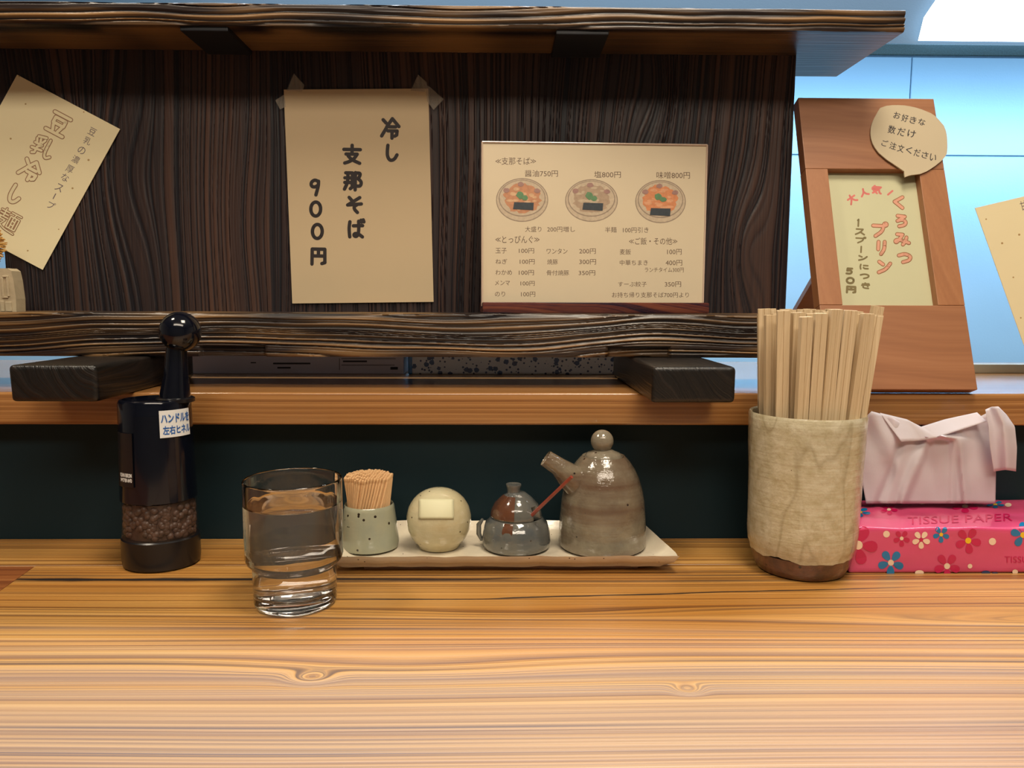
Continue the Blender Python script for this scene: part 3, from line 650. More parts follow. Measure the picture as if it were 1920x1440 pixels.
# ---------------------------------------------------------------- boxes seen under the lower board
M_wrap = plain('grey_carton', (.55, .48, .50), rough=.5, var=.08, vs=20)
yb1 = .836; x0 = hitY(352, 690, yb1).x; x1 = hitY(757, 690, yb1).x
wb = thing('wrap_carton', 'long grey kitchen-wrap carton with faint print under the dark shelf', 'box', ((x0+x1)/2, yb1+.03, ZL))
MB().box(x0, x1, yb1, yb1+.05, ZL, ZL+.12, r=.001).build('carton', M_wrap, wb)  # carton height stretched out of view to keep kitchen light off the ledge
mb = MB(); mpW = mapY(yb1-.0001)
for (a_, b_, c_, d_) in ((470, 679, 480, 681), (512, 680, 582, 683), (520, 688, 545, 691), (640, 672, 742, 673), (643, 676, 688, 679), (640, 684, 740, 685), (732, 688, 746, 693), (636, 672, 637, 694)):
    mb.add([mpW(a_, b_, 1e-4), mpW(c_, b_, 1e-4), mpW(c_, d_, 1e-4), mpW(a_, d_, 1e-4)], [[0, 1, 2, 3]])
mb.build('faint_print', M_ink, wb, kind='stuff')
x0 = hitY(765, 690, yb1).x; x1 = hitY(1192, 690, yb1).x
m, t, b = nt('patterned_film'); n = N(t); O = n.n('ShaderNodeNewGeometry').outputs['Position']
vo = n.n('ShaderNodeTexVoronoi'); n.l(O, vo.inputs['Vector']); vo.inputs['Scale'].default_value = 105
vo2 = n.n('ShaderNodeTexVoronoi'); n.l(O, vo2.inputs['Vector']); vo2.inputs['Scale'].default_value = 210
f1 = n.m('LESS_THAN', n.m('ADD', vo.outputs['Distance'], n.m('MULTIPLY', n.noise(O, 700, 1), .25)), .42)
f2_ = n.m('LESS_THAN', vo2.outputs['Distance'], .26)
cl = n.mix(f1, (.75, .72, .68), n.mix(n.noise(O, 70, 1), (.05, .12, .25), (.16, .16, .20))); cl = n.mix(f2_, cl, (.10, .12, .18))
n.l(cl, b.inputs['Base Color']); b.inputs['Roughness'].default_value = .25
M_film = m; M_bluefilm = plain('blue_film', (.02, .16, .38), rough=.1, coat=.6)
tb = thing('tissue_box', 'film-wrapped box with small dark flower pattern and blue end, under the dark shelf', 'box', ((x0+x1)/2, yb1+.03, ZL))
MB().box(x0+.004, x1, yb1, yb1+.055, ZL, ZL+.12, r=.002).build('box_body', M_film, tb)  # box and blue end raised past their visible part to shade the ledge
MB().box(x0, x0+.0045, yb1-.001, yb1+.055, ZL, ZL+.12, r=.0015).build('blue_end', M_bluefilm, tb, label='shiny blue wrapped end')

# ---------------------------------------------------------------- pepper mill
Ym = .628; bx = hitZ(311, 1049, 0).x; MX = bx
zz = lambda y, x=305, Y=Ym: hitY(x, y, Y).z-T
pm = thing('pepper_mill', 'tall black pepper mill with ball-ended lever and handwritten white sticker', 'pepper mill', (MX, Ym, T))
zt_ = zz(748); zw1 = zz(933); zw0 = zz(1000)
C = (MX, Ym, T); OV = .92
rb = .0305
def rz(z): return .0310-.0032*(z/.14)
base = MB().lathe(C, [(.0001, .0002), (rb-.002, .0002), (rb-.0003, .0015), (rb+.0003, .006), (rz(zw0)+.0002, zw0-.001), (rz(zw0)-.0012, zw0), (.0001, zw0)], 72, ry=OV)
base.build('base', M_blackm, pm, smooth=35)
pep = MB(); 
M_pep = plain('peppercorns', (.085, .046, .032), rough=.45, var=.85, vs=150)
pep.lathe(C, [(.0001, zw0+.0004), (.0255, zw0+.0004), (.0255, zw1-.001), (.0001, zw1-.001)], 40, ry=OV)
for i in range(300):
    a_ = random.uniform(0, 2*math.pi); z = random.uniform(zw0+.002, zw1-.003); rr = .0256+random.uniform(-.0006, .0003)
    pep.sphere((MX+rr*math.cos(a_), Ym+rr*math.sin(a_)*OV, T+z), random.uniform(.0023, .0032), 10, 7)
pep.build('peppercorns', M_pep, pm, smooth=60, kind='stuff')
M_clear = plain('smoked_acrylic', (.08, .055, .045), rough=.06, var=.02, coat=.6, Alpha=.20)
MB().lathe(C, [(rz(zw0)-.0006, zw0+.0002), (rz(zw1)-.0006, zw1-.0002)], 72, ry=OV).build('jar_window', M_clear, pm, smooth=60)
MB().lathe(C, [(.0001, zw1), (rz(zw1)-.001, zw1), (rz(zw1)+.0002, zw1+.001), (rz(.11), .11), (rz(zt_)+.0002, zt_-.002), (rz(zt_)-.001, zt_), (rz(zt_)-.0035, zt_+.0006), (rz(zt_)-.0038, zt_-.0015), (.0001, zt_-.0015)], 72, ry=OV).build('body', M_black, pm, smooth=35)
def wrap(mb, a0, a1, z0, z1, dr, nx=14, rx=None, thick=.0006, shape=None):
    f = lambda a, z, e: Vector((MX+(rz(z)+e)*math.cos(a), Ym+(rz(z)+e)*math.sin(a)*OV, T+z))
    nz = 8; vs = []; 
    for e in (dr, dr-thick):
        for i in range(nx+1):
            a_ = a0+(a1-a0)*i/nx
            zl = z0+(shape(i/nx) if shape else 0)
            for j in range(nz+1): vs.append(f(a_, zl+(z1-zl)*j/nz, e))
    K = (nx+1)*(nz+1); fs = []
    for i in range(nx):
        for j in range(nz):
            q = [i*(nz+1)+j, (i+1)*(nz+1)+j, (i+1)*(nz+1)+j+1, i*(nz+1)+j+1]; fs += [q, [x+K for x in q][::-1]]
    for i in range(nx):
        for j in (0, nz): a_, b_ = i*(nz+1)+j, (i+1)*(nz+1)+j; fs.append([a_, b_, b_+K, a_+K])
    for j in range(nz):
        for i in (0, nx): a_, b_ = i*(nz+1)+j, i*(nz+1)+j+1; fs.append([a_, b_, b_+K, a_+K])
    mb.add(vs, fs)
view = math.atan2(CAM.y-Ym, CAM.x-MX)            # direction from the mill towards the lens
rm = rad(300, 850, Ym, 1)                        # metres per pixel here
def ang(px, y=850): return view+math.asin(max(-.99, min(.99, (px-(243+373)/2)*rm/.0290)))
mb = MB(); wrap(mb, ang(270), ang(309), zz(932), zz(772), .0010, shape=lambda s: .020*(abs(2*s-1)**3)); mb.build('filler_door', M_black, pm, smooth=50)
mb = MB(); wrap(mb, ang(245), ang(267), zz(900), zz(803), .0014, nx=6); mb.build('side_clip', M_blackm, pm, smooth=50)
la0, la1, lz0, lz1 = ang(312), ang(364), zz(812), zz(763)
mb = MB(); wrap(mb, la0, la1, lz0, lz1, .0009, thick=.0003); mb.build('sticker', M_white, pm, smooth=60)
def mpCyl(a0, a1, z1, z0, dr): return lambda u, v, l=0: Vector((MX+(rz(.12)+dr+l)*math.cos(a0+(a1-a0)*u), Ym+(rz(.12)+dr+l)*math.sin(a0+(a1-a0)*u)*OV, T+z1+(z0-z1)*v))
mp_ = mpCyl(la0, la1, lz1, lz0, .0012)
mb = MB(); print_text(mb, 'ハンドルを', .04, .12, .96, .46, mp_, bold=.03); print_text(mb, '左右ヒネル', .08, .56, .98, .90, mp_, bold=.03); mb.build('blue_handwriting', M_blueink, pm)
mp_ = mpCyl(ang(247), ang(266), zz(874), zz(892), .0024)
mb = MB(); print_text(mb, 'KUHN RIKON', .06, .05, .96, .46, mp_, bold=.05); print_text(mb, 'SWITZERLAND', .06, .56, .96, .95, mp_, bold=.05); mb.build('maker_mark', M_white, pm)
kb = hitY(338, 622, Ym); kr = rad(338, 622, Ym, 37.5); n0 = hitY(329, 752, Ym); n1 = hitY(331, 655, Ym)
lv = MB().tube([n0, n0+Vector((0, 0, .006)), (n0+n1)/2, n1, kb], [rad(0, 750, Ym, 28), rad(0, 750, Ym, 27), rad(0, 700, Ym, 22), rad(0, 655, Ym, 18.5), .007], 28)
lo = lv.build('lever', M_black, pm, smooth=50)
MB().sphere(kb, kr, 48, 28).build('ball_knob', M_black, pm, smooth=80)
MB().lathe((n0.x, n0.y, T), [(.0001, zt_-.002), (.0150, zt_-.002), (.0150, zt_+.0008), (.0135, zt_+.0018), (.0001, zt_+.0018)], 40).build('collar', M_blackm, pm, smooth=35)

# ---------------------------------------------------------------- tumbler of water
def glassmat(name, ior, col=(1, 1, 1)):
    m, t, b = nt(name); b.inputs['Transmission Weight'].default_value = 1; b.inputs['Roughness'].default_value = 0.0; b.inputs['IOR'].default_value = ior; b.inputs['Base Color'].default_value = (*col, 1); return m
M_glass = glassmat('clear_acrylic', 1.42, (.985, .985, .985)); M_water = glassmat('water', 1.33)
gp = hitZ(555, 1130, 0); GX, GY = gp.x, gp.y
tg = thing('water_tumbler', 'clear stepped tumbler of water standing left of the ceramic tray', 'glass', (GX, GY, T))
r1, r2 = .0292, .0345; zs_, zr = .0315, .0925
outer = [(.0001, .0005), (.026, .0005), (.0285, .0018), (r1, .004), (r1+.0004, zs_-.003), (r1+.0012, zs_-.001), (r2-.0010, zs_+.002), (r2-.0001, zs_+.005), (r2, .06), (r2, zr-.0022), (r2, zr-.0012), (r2-.00006, zr-.0008), (r2-.0003, zr-.0003), (r2-.00065, zr)]
th_ = .0013
inner = [(r2-th_+.0003, zr-.0003), (r2-th_+.00006, zr-.0008), (r2-th_, zr-.0012), (r2-th_, zr-.0022), (r2-th_, .075), (r2-th_-.0001, zs_+.0085), (r2-th_-.0012, zs_+.005), (r1-th_+.0006, zs_+.001), (r1-th_, zs_-.003), (r1-th_-.0008, .012), (r1-th_-.004, .0088), (.012, .0080), (.0001, .0086)]
fac = lambda a, z, j: 1 if j < len(outer) else 1-.012*(.5+.5*math.cos(a*12))**2
MB().lathe((GX, GY, T), outer+inner, 144, fr=fac).build('tumbler', M_glass, tg, smooth=50)
wz = .0745
wi = [p for p in inner if p[1] < wz][::-1]
wp = [(r+.00012, z-.00012) for r, z in wi]; wp[0] = (.0001, wp[0][1])
wp += [(r2-th_+.0001, wz-.0008), (r2-th_+.0001, wz+.0002), (r2-th_+.0001, wz+.0008), (r2-th_-.0004, wz+.0003), (r2-th_-.0014, wz), (r2-th_-.003, wz), (.0001, wz)]
fw_ = lambda a, z, j: 1-.012*(.5+.5*math.cos(a*12))**2
wo = MB().lathe((GX, GY, T), wp, 144, fr=fw_).build('water', M_water, None, smooth=50, label='still water filling the clear tumbler', cat='water', loc=(GX, GY, T+.008))

# ---------------------------------------------------------------- ceramic tray and its pots
M_tray = glaze('tray_glaze', (.76, .68, .52), (.62, .54, .42), (.12, .08, .05), rough=.22, sc=30, spot_sc=220, th=.14, bumpy=.25)
f0 = hitZ(950, 1068, .004); zr_ = hitY(950, 1044, f0.y-.005).z-T
xR = hitY(1272, 1050, f0.y).x; xL = hitY(606, 1052, f0.y).x
yF, yB = f0.y-.004, hitY(900, 977, .688).y
zB = hitY(900, 976, yB).z-T
ty = thing('ceramic_tray', 'long cream handmade ceramic tray with upturned ends under the condiment pots', 'tray', ((xL+xR)/2, (yF+yB)/2, T))
NX, NY = 90, 26; top = []; bot = []
for i in range(NX+1):
    s = i/NX
    for j in range(NY+1):
        v = j/NY
        wobf = .0012*noise.noise(Vector((s*9, v*2, 1))); wz_ = .0009*noise.noise(Vector((s*16, v*3, 5)))
        xi = (xL+xR)/2+(s-.5)*(xR-xL)*(1-.13*max(0, v-.15))
        y = yF+(yB-yF)*v+wobf
        ev = max(0, (abs(v-.5)-.36)/.14); es = max(0, (abs(s-.5)-.435)/.065)
        hF = zr_ if v < .5 else zB
        h = .0072+(hF-.0072)*(ev**1.15)
        h = max(h, .0072+(zB-.006)*es**1.6*(.55+.45*v))+wz_*(1 if ev+es > 0 else .2)
        top.append((xi, y, T+h))
        lift = .0042+.0*s
        bot.append((xi+(s-.5)*-.006*es, y+(.003 if v < .1 else 0)*(1-v), T+max(.0032, h-.0042-.0015*ev)))
vs = top+bot; K = len(top); fs = []
ix = lambda i, j: i*(NY+1)+j
for i in range(NX):
    for j in range(NY): q = [ix(i, j), ix(i+1, j), ix(i+1, j+1), ix(i, j+1)]; fs += [q, [x+K for x in q][::-1]]
    for j in (0, NY): fs.append([ix(i, j), ix(i+1, j), ix(i+1, j)+K, ix(i, j)+K])
for j in range(NY):
    for i in (0, NX): fs.append([ix(i, j), ix(i, j+1), ix(i, j+1)+K, ix(i, j)+K])
MB().add(vs, fs).build('dish', M_tray, ty, smooth=50)
M_foot = plain('raw_clay', (.28, .16, .10), rough=.8, var=.2)
ft_ = MB(); ft_.box(xL+.03, xR-.03, yF+.016, yF+.021, T, T+.0035, r=.001); ft_.box(xL+.03, xR-.03, yB-.022, yB-.017, T, T+.0035, r=.001)
ft_.build('foot_rim', M_foot, ty, smooth=40)
ZT = .0074; Yp = .645
zq = lambda y: hitY(950, y, Yp).z-T
rq = lambda x, y, hw: rad(x, y, Yp, hw)
# toothpick holder
th = thing('toothpick_holder', 'grey-green speckled ceramic jar packed with toothpicks, right of the water glass', 'jar', (0, 0, 0))
HX = hitY(693, 1000, Yp).x
M_cel = glaze('celadon_glaze', (.36, .36, .25), (.29, .31, .24), (.03, .02, .012), rough=.12, sc=35, spot_sc=210, th=.24, bumpy=.18)
th.location = (HX, Yp, T+ZT); th['_w'] = (HX, Yp, T+ZT)
zt1 = zq(945)-ZT+.001
hp = [(.0001, .0003), (.0215, .0003), (.0245, .0016), (.0252, .006), (.0243, .014), (.0228, .026), (.0216, zt1-.004), (.0212, zt1-.0015), (.0203, zt1), (.0196, zt1-.0015), (.0193, zt1-.006), (.0215, .02), (.0215, .004), (.0001, .003)]
hp = [(r, z) for r, z in hp]
MB().lathe((HX, Yp, T+ZT), hp, 72).build('jar', M_cel, th, smooth=50)
M_pick = plain('toothpick_wood', (.70, .44, .22), rough=.55, var=.15)
Lp = zq(896)-ZT+.0005
pk = MB(); pk.tube([(0, 0, 0), (0, 0, .006), (0, 0, Lp-.0042), (0, 0, Lp-.0036), (0, 0, Lp-.003), (0, 0, Lp-.0006), (0, 0, Lp)], [.0003, .0010, .00105, .0008, .00105, .00105, .0008], 6)
for v in pk.v: v += Vector((HX, Yp, T+ZT))
first = None; cnt = 0; sp_ = .00236
for i in range(-12, 13):
    for j in range(-12, 13):
        x = (i+.5*(j % 2))*sp_; y = j*sp_*.866
        if x*x+y*y > .0182**2: continue
        x += random.uniform(-.0001, .0001); y += random.uniform(-.0001, .0001)
        r_ = math.hypot(x, y); tw = .42
        bxp = Vector((x*.93*math.cos(-tw)-y*.93*math.sin(-tw), x*.93*math.sin(-tw)+y*.93*math.cos(-tw), .0036))
        tp = Vector((x*1.12*math.cos(tw)-y*1.12*math.sin(tw), x*1.12*math.sin(tw)+y*1.12*math.cos(tw), Lp)) 
        dz = random.uniform(-.0007, .0009)+.0012*(1-(r_/.0182)**2)
        if first is None:
            o = pk.build('toothpick', M_pick, None, smooth=50, label='wooden toothpick standing in the speckled grey-green jar', cat='toothpick', group='toothpicks packed in the ceramic jar', loc=(HX, Yp, T+ZT)); first = o
        else: o = first.copy(); COL.objects.link(o)
        o.rotation_mode = 'QUATERNION'; o.rotation_quaternion = (tp-bxp).to_track_quat('Z', 'X')
        o.location = Vector((HX, Yp, T+ZT))+bxp+Vector((0, 0, dz)); cnt += 1
print('toothpicks', cnt)
# round salt pot
SX = hitY(823, 980, Yp).x; rs = rq(823, 975, 60.5)
M_salt = glaze('cream_glaze', (.56, .51, .33), (.44, .36, .20), (.06, .04, .02), rough=.13, sc=28, spot_sc=150, th=.11, bumpy=.5)
sp = thing('salt_pot', 'round cream ball-shaped ceramic shaker with a blank paper label', 'shaker', (SX, Yp, T+ZT))
zc = zq(972)-ZT; ztop = zq(915)-ZT
prf = [(.0001, .0002), (.0155, .0002), (.0175, .001)]
for q in range(1, 19):
    a_ = -1.02+(math.pi/2+1.02)*q/18; r_ = rs*math.cos(a_)**.92; z = zc+(ztop-zc if a_ > 0 else zc*1.12)*math.sin(a_)
    prf.append((max(r_, .0001), z))
sf = lambda a, z, j: 1+.006*math.sin(z*900)
MB().lathe((SX, Yp, T+ZT), prf, 72, fr=sf).build('pot', M_salt, sp, smooth=60)
M_lab = plain('pale_label', (.66, .64, .42), rough=.6, var=.06, vs=60)
lb = MB(); vs = []; nU, nV = 12, 8
for i in range(nU+1):
    for j in range(nV+1):
        px = 785+(851-785)*i/nU; py = 936+(973-936)*j/nV
        d = ray(px, py); Cc = Vector((SX, Yp, T+ZT+zc)); oc = CAM-Cc; R_ = rs+.0006
        bq = d.dot(oc); disc = bq*bq-(oc.dot(oc)-R_*R_); tq = -bq-math.sqrt(max(disc, 0)); vs.append(CAM+d*tq)
fs = [[i*(nV+1)+j, (i+1)*(nV+1)+j, (i+1)*(nV+1)+j+1, i*(nV+1)+j+1] for i in range(nU) for j in range(nV)]
lb.add(vs, fs); lo_ = lb.build('label', M_lab, sp, smooth=80)
so = lo_.modifiers.new('thickness', 'SOLIDIFY'); so.thickness = .0004; so.offset = 0
# lidded sugar pot
GXp = hitY(968, 1000, Yp).x
M_pot = glaze('pewter_glaze', (.13, .125, .105), (.075, .085, .09), (.02, .01, .01), rough=.10, sc=45, spot_sc=160, th=.1, bumpy=.35, spec=.8)
M_potb = glaze('rust_glaze', (.12, .048, .024), (.07, .032, .02), (.04, .02, .01), rough=.12, sc=40, bumpy=.3, spec=.8)
up_ = thing('condiment_pot', 'small dark grey glazed lidded pot with a rust patch, in front of the teapot', 'pot', (GXp, Yp, T+ZT))
zrim = zq(968)-ZT
pp = [(.0001, .0003), (.0262, .0003), (.0288, .002), (.0296, .007), (.0288, .014), (.0266, .022), (.0240, zrim-.003), (.0228, zrim-.0005), (.0215, zrim), (.0205, zrim-.002), (.024, .015), (.0001, .004)]
MB().lathe((GXp, Yp, T+ZT), pp, 72).build('body', M_pot, up_, smooth=50)
zl2 = zq(925)-ZT
notch = math.radians(-38)
def lidf(a, z, j):
    return 1
ld = MB().lathe((GXp, Yp, T+ZT), [(.0001, zrim-.001), (.0200, zrim-.001), (.0219, zrim+.0004), (.0221, zrim+.0016), (.0212, zrim+.006), (.0185, zrim+.0115), (.0135, zrim+.0165), (.0075, zl2+.001), (.0001, zl2+.0015)], 72)
# notch for the spoon: pull the rim inwards around one direction
for v in ld.v:
    a_ = math.atan2(v.y-Yp, v.x-GXp); dd = (a_-notch+math.pi) % (2*math.pi)-math.pi
    r_ = math.hypot(v.x-GXp, v.y-Yp); z = v.z-T-ZT
    if abs(dd) < .20 and r_ > .0165 and z < zrim+.0075: k_ = .0165/r_; v.x = GXp+(v.x-GXp)*k_; v.y = Yp+(v.y-Yp)*k_
ldo = ld.build('lid', M_pot, up_, smooth=50)
rp = MB()   # rust-brown glazed part of the lid and its drip on the body
def patch(mb, C3, prof, a0, a1, dr, n_=16, jag=None):
    vs = []; k_ = len(prof)
    for i in range(n_+1):
        a_ = a0+(a1-a0)*i/n_
        for j, (r_, z) in enumerate(prof):
            vs.append((C3[0]+(r_+dr)*math.cos(a_), C3[1]+(r_+dr)*math.sin(a_), C3[2]+z+dr*.6-(jag(i/n_) if jag and j == 0 else 0)))
    mb.add(vs, [[i*k_+j, (i+1)*k_+j, (i+1)*k_+j+1, i*k_+j+1] for i in range(n_) for j in range(k_-1)])
patch(rp, (GXp, Yp, T+ZT), [(.0221, zrim+.0014), (.0221, zrim+.0022), (.0212, zrim+.006), (.0185, zrim+.0115), (.0135, zrim+.0165), (.0105, zl2-.001)], math.radians(165), math.radians(264), .00035)
rp.build('rust_glaze_patch', M_potb, ldo, smooth=60)
rp = MB(); patch(rp, (GXp, Yp, T+ZT), [(.0274, .0195), (.0266, .022), (.0240, zrim-.003), (.0228, zrim-.0005)], math.radians(243), math.radians(262), .00035, jag=lambda s: .006*math.sin(s*math.pi))
rp.build('rust_drip', M_potb, up_, smooth=60)
kx = hitY(963, 915, Yp).x
MB().lathe((kx, Yp, T+ZT), [(.0001, zl2-.001), (.0058, zl2-.001), (.0052, zl2+.0018), (.0056, zl2+.005), (.0064, zl2+.0075), (.0060, zl2+.0084), (.0001, zl2+.0078)], 32, fr=lambda a, z, j: 1+.06*math.cos(2*a+.5)).build('knob', M_pot, ldo, smooth=50)
lg = hitY(899, 992, Yp); MB().tube([lg+Vector((.003, 0, .009)), lg+Vector((-.0005, 0, .004)), lg+Vector((-.0006, 0, -.004)), lg+Vector((.002, 0, -.010))], [.0012, .0022, .0022, .0014], 12).build('lug', M_pot, up_, smooth=60)
s1 = hitY(997, 966, Yp-.016); s2 = hitY(1072, 894, Yp-.045)
M_spoon = plain('red_lacquer', (.28, .055, .035), rough=.3, var=.25, coat=.3)
spn = MB().tube([s1+(s1-s2)*.10, s1, s2], [.0017, .0016, .0014], 12)
spo = spn.build('spoon', M_spoon, None, smooth=50, label='thin reddish wooden spoon handle leaning out of the dark lidded pot', cat='spoon')
# teapot
Yt = .648; TX = hitY(1129, 1000, Yt).x
M_tea = glaze('taupe_glaze', (.25, .22, .155), (.165, .14, .10), (.03, .02, .015), rough=.15, sc=70, spot_sc=120, th=.12, bumpy=.75, bands=60, bcol=(.115, .068, .042))
M_tea2 = glaze('taupe_glaze_pale', (.25, .22, .16), (.19, .16, .115), (.04, .02, .015), rough=.14, sc=60, spot_sc=150, th=.18, bumpy=.6)
tp_ = thing('soy_sauce_pot', 'tall taupe glazed pourer with short left-pointing spout and ball lid', 'teapot', (TX, Yt, T+ZT))
zy = lambda y: hitY(1129, y, Yt).z-T-ZT
ry_ = lambda y, hw: rad(1129, y, Yt, hw)
pf = [(.0001, .0003), (ry_(1035, 76), .0003), (ry_(1035, 80), .0018)]
for y, hw in ((1015, 81.5), (985, 80.5), (955, 78), (935, 76.5), (915, 73), (895, 67), (878, 59), (866, 51), (858, 44)): pf.append((ry_(y, hw), zy(y)))
zo = zy(854)
pf += [(ry_(855, 40), zo), (ry_(855, 37), zo-.0012), (ry_(855, 39), zo-.005), (.0001, zo-.006)]
MB().lathe((TX, Yt, T+ZT), pf, 84, fr=lambda a, z, j: 1+.006*math.sin(a*2+z*60)).build('body', M_tea, tp_, smooth=60)
ldt = MB().lathe((TX, Yt, T+ZT), [(.0001, zo-.003), (ry_(855, 35), zo-.003), (ry_(855, 36), zo-.0005), (ry_(855, 31), zo+.0022), (ry_(850, 20), zo+.0042), (ry_(845, 12), zo+.0062), (ry_(845, 11), zy(843)), (.0001, zy(840))], 48).build('lid', M_tea2, tp_, smooth=60)
kc = hitY(1129, 827, Yt); MB().sphere(kc, ry_(827, 21.5), 36, 22).build('ball_knob', M_tea2, ldt, smooth=80)
Ys = Yt-.012
sa, sb_, sc_, sd = hitY(1108, 930, Yt), hitY(1068, 893, Ys), hitY(1046, 874, Ys), hitY(1023, 859, Ys)
r_ = lambda hw: rad(1050, 880, Ys, hw)
spm = MB(); pts = [sa, sb_, sc_, sd]; rr_ = [r_(33), r_(25.5), r_(17.5), r_(16)]
spm.tube(pts, rr_, 28, cap=False)
k28 = 28; inn = [hitY(1026, 861, Ys), hitY(1048, 876, Ys)]
spm.tube([sd, inn[0], inn[1]], [r_(16), r_(12.5), r_(9)], 28, cap=False)
spm.build('spout', M_tea, tp_, smooth=70)

# ---------------------------------------------------------------- chopstick cup
Yc = .612; KX = hitY(1500, 1060, Yc).x
zc_ = lambda y: hitY(1500, y, Yc).z-T
rc = lambda y, hw: rad(1500, y, Yc, hw)
M_cup = glaze('ash_glaze', (.60, .55, .40), (.45, .39, .24), (.10, .05, .03), rough=.22, sc=95, spot_sc=90, th=.06, bumpy=.7, spec=.5)
n = N(M_cup.node_tree); b = M_cup.node_tree.nodes['Principled BSDF']; O = n.n('ShaderNodeTexCoord').outputs['Object']
cin = b.inputs['Base Color'].links[0].from_socket
v1 = n.noise(n.mapv(O, (1, 1, .45)), 60, 2, .5, dist=.8); v2 = n.noise(n.mapv(O, (1.3, 1.3, .3), (3, 3, 3)), 34, 1)
ln = n.m('SUBTRACT', 1, n.m('MINIMUM', n.m('DIVIDE', n.m('ABSOLUTE', n.m('SUBTRACT', v1, .5)), .022), 1))
ln2 = n.m('SUBTRACT', 1, n.m('MINIMUM', n.m('DIVIDE', n.m('ABSOLUTE', n.m('SUBTRACT', v2, .5)), .03), 1))
n.l(n.mix(n.m('MULTIPLY', n.m('MAXIMUM', n.m('MULTIPLY', ln, .35), ln2), .45), cin, (.27, .22, .12)), b.inputs['Base Color'])
M_cupb = glaze('iron_glaze', (.15, .062, .035), (.055, .028, .02), (.03, .02, .01), rough=.3, sc=90, bumpy=1.0)
cp = thing('chopstick_cup', 'tall pale crackle-glazed ceramic cup with brown foot, full of chopsticks', 'cup', (KX, Yc, T))
zcr = zc_(772)
zf = .0165
cf = lambda a, z, j: 1+.010*noise.noise(Vector((math.cos(a)*1.4, math.sin(a)*1.4, z*22)))
cpr = [(rc(1060, 90), zf), (rc(1040, 93), zf+.004), (rc(1020, 96.5), .024), (rc(990, 98.5), .034), (rc(930, 99.5), .058), (rc(870, 101), .083), (rc(820, 103.5), .104), (rc(795, 104.5), zcr-.010), (rc(780, 105), zcr-.002), (rc(775, 103), zcr), (rc(775, 98), zcr-.001), (rc(790, 96.5), zcr-.008), (rc(870, 94), .08), (rc(1000, 90), .02), (.0001, .012)]
cm = MB().lathe((KX, Yc, T), cpr, 90, fr=cf)
for v in cm.v:
    if v.z < T+zf+.001 and math.hypot(v.x-KX, v.y-Yc) > .03:
        a_ = math.atan2(v.y-Yc, v.x-KX); dz_ = .0022*noise.noise(Vector((math.cos(a_)*2.2, math.sin(a_)*2.2, 5)))+.001*noise.noise(Vector((math.cos(a_)*9, math.sin(a_)*9, 5)))
        v.z += dz_; v += (Vector((KX, Yc, v.z))-v)*(-.012)
cm.build('cup', M_cup, cp, smooth=60)
MB().lathe((KX, Yc, T), [(.0001, .0002), (rc(1070, 74), .0002), (rc(1070, 79), .0015), (rc(1065, 87), .009), (rc(1060, 90.2), zf+.0004), (rc(1060, 85), zf+.0006), (.0001, zf)], 90, fr=lambda a, z, j: 1+.008*noise.noise(Vector((math.cos(a)*2, math.sin(a)*2, z*40)))).build('foot', M_cupb, cp, smooth=60)
M_hashi = wood('chopstick_wood', [(.15, (.54, .40, .23)), (.55, (.64, .49, .30)), (.9, (.74, .60, .40))], along='Z', freq=700, warp=4, wl=2, wc=30, bump=.08, rough=.6, seed=3, fib=1500)
Lh = hitY(1500, 592, Yc).z-T-.0135
def hashi(w_=.0092, d__=.0046):
    g, gd = .00025, .0005; W2, D2 = w_/2, d__/2
    sec = [(-W2, -D2), (-g, -D2), (-.00005, -D2+gd), (.00005, -D2+gd), (g, -D2), (W2, -D2), (W2, D2), (g, D2), (.00005, D2-gd), (-.00005, D2-gd), (-g, D2), (-W2, D2)]
    mb = MB(); k_ = 12; zs2 = [0, .0004, Lh-.0004, Lh]; sc2_ = [.93, 1, 1, .96]
    vs = [(x*s, y*s, z) for z, s in zip(zs2, sc2_) for x, y in sec]
    fs = [[i*k_+j, i*k_+(j+1) % k_, (i+1)*k_+(j+1) % k_, (i+1)*k_+j] for i in range(3) for j in range(k_)]
    for o_ in (0, 3*k_):
        fs += [[o_+j for j in (0, 1, 2, 9, 10, 11)], [o_+j for j in (3, 4, 5, 6, 7, 8)], [o_+2, o_+3, o_+8, o_+9]]
    return mb.add(vs, fs)
hb = hashi(); 
for v in hb.v: v += Vector((KX, Yc, T+.0135))
ords = ['leftmost', 'second from the left', 'third from the left', 'fourth from the left', 'third from the right', 'second from the right', 'rightmost']
rows_ = [(-.0295, 5), (-.0185, 7), (-.0065, 7), (.0055, 8), (.0170, 7), (.0275, 4)]
first = None
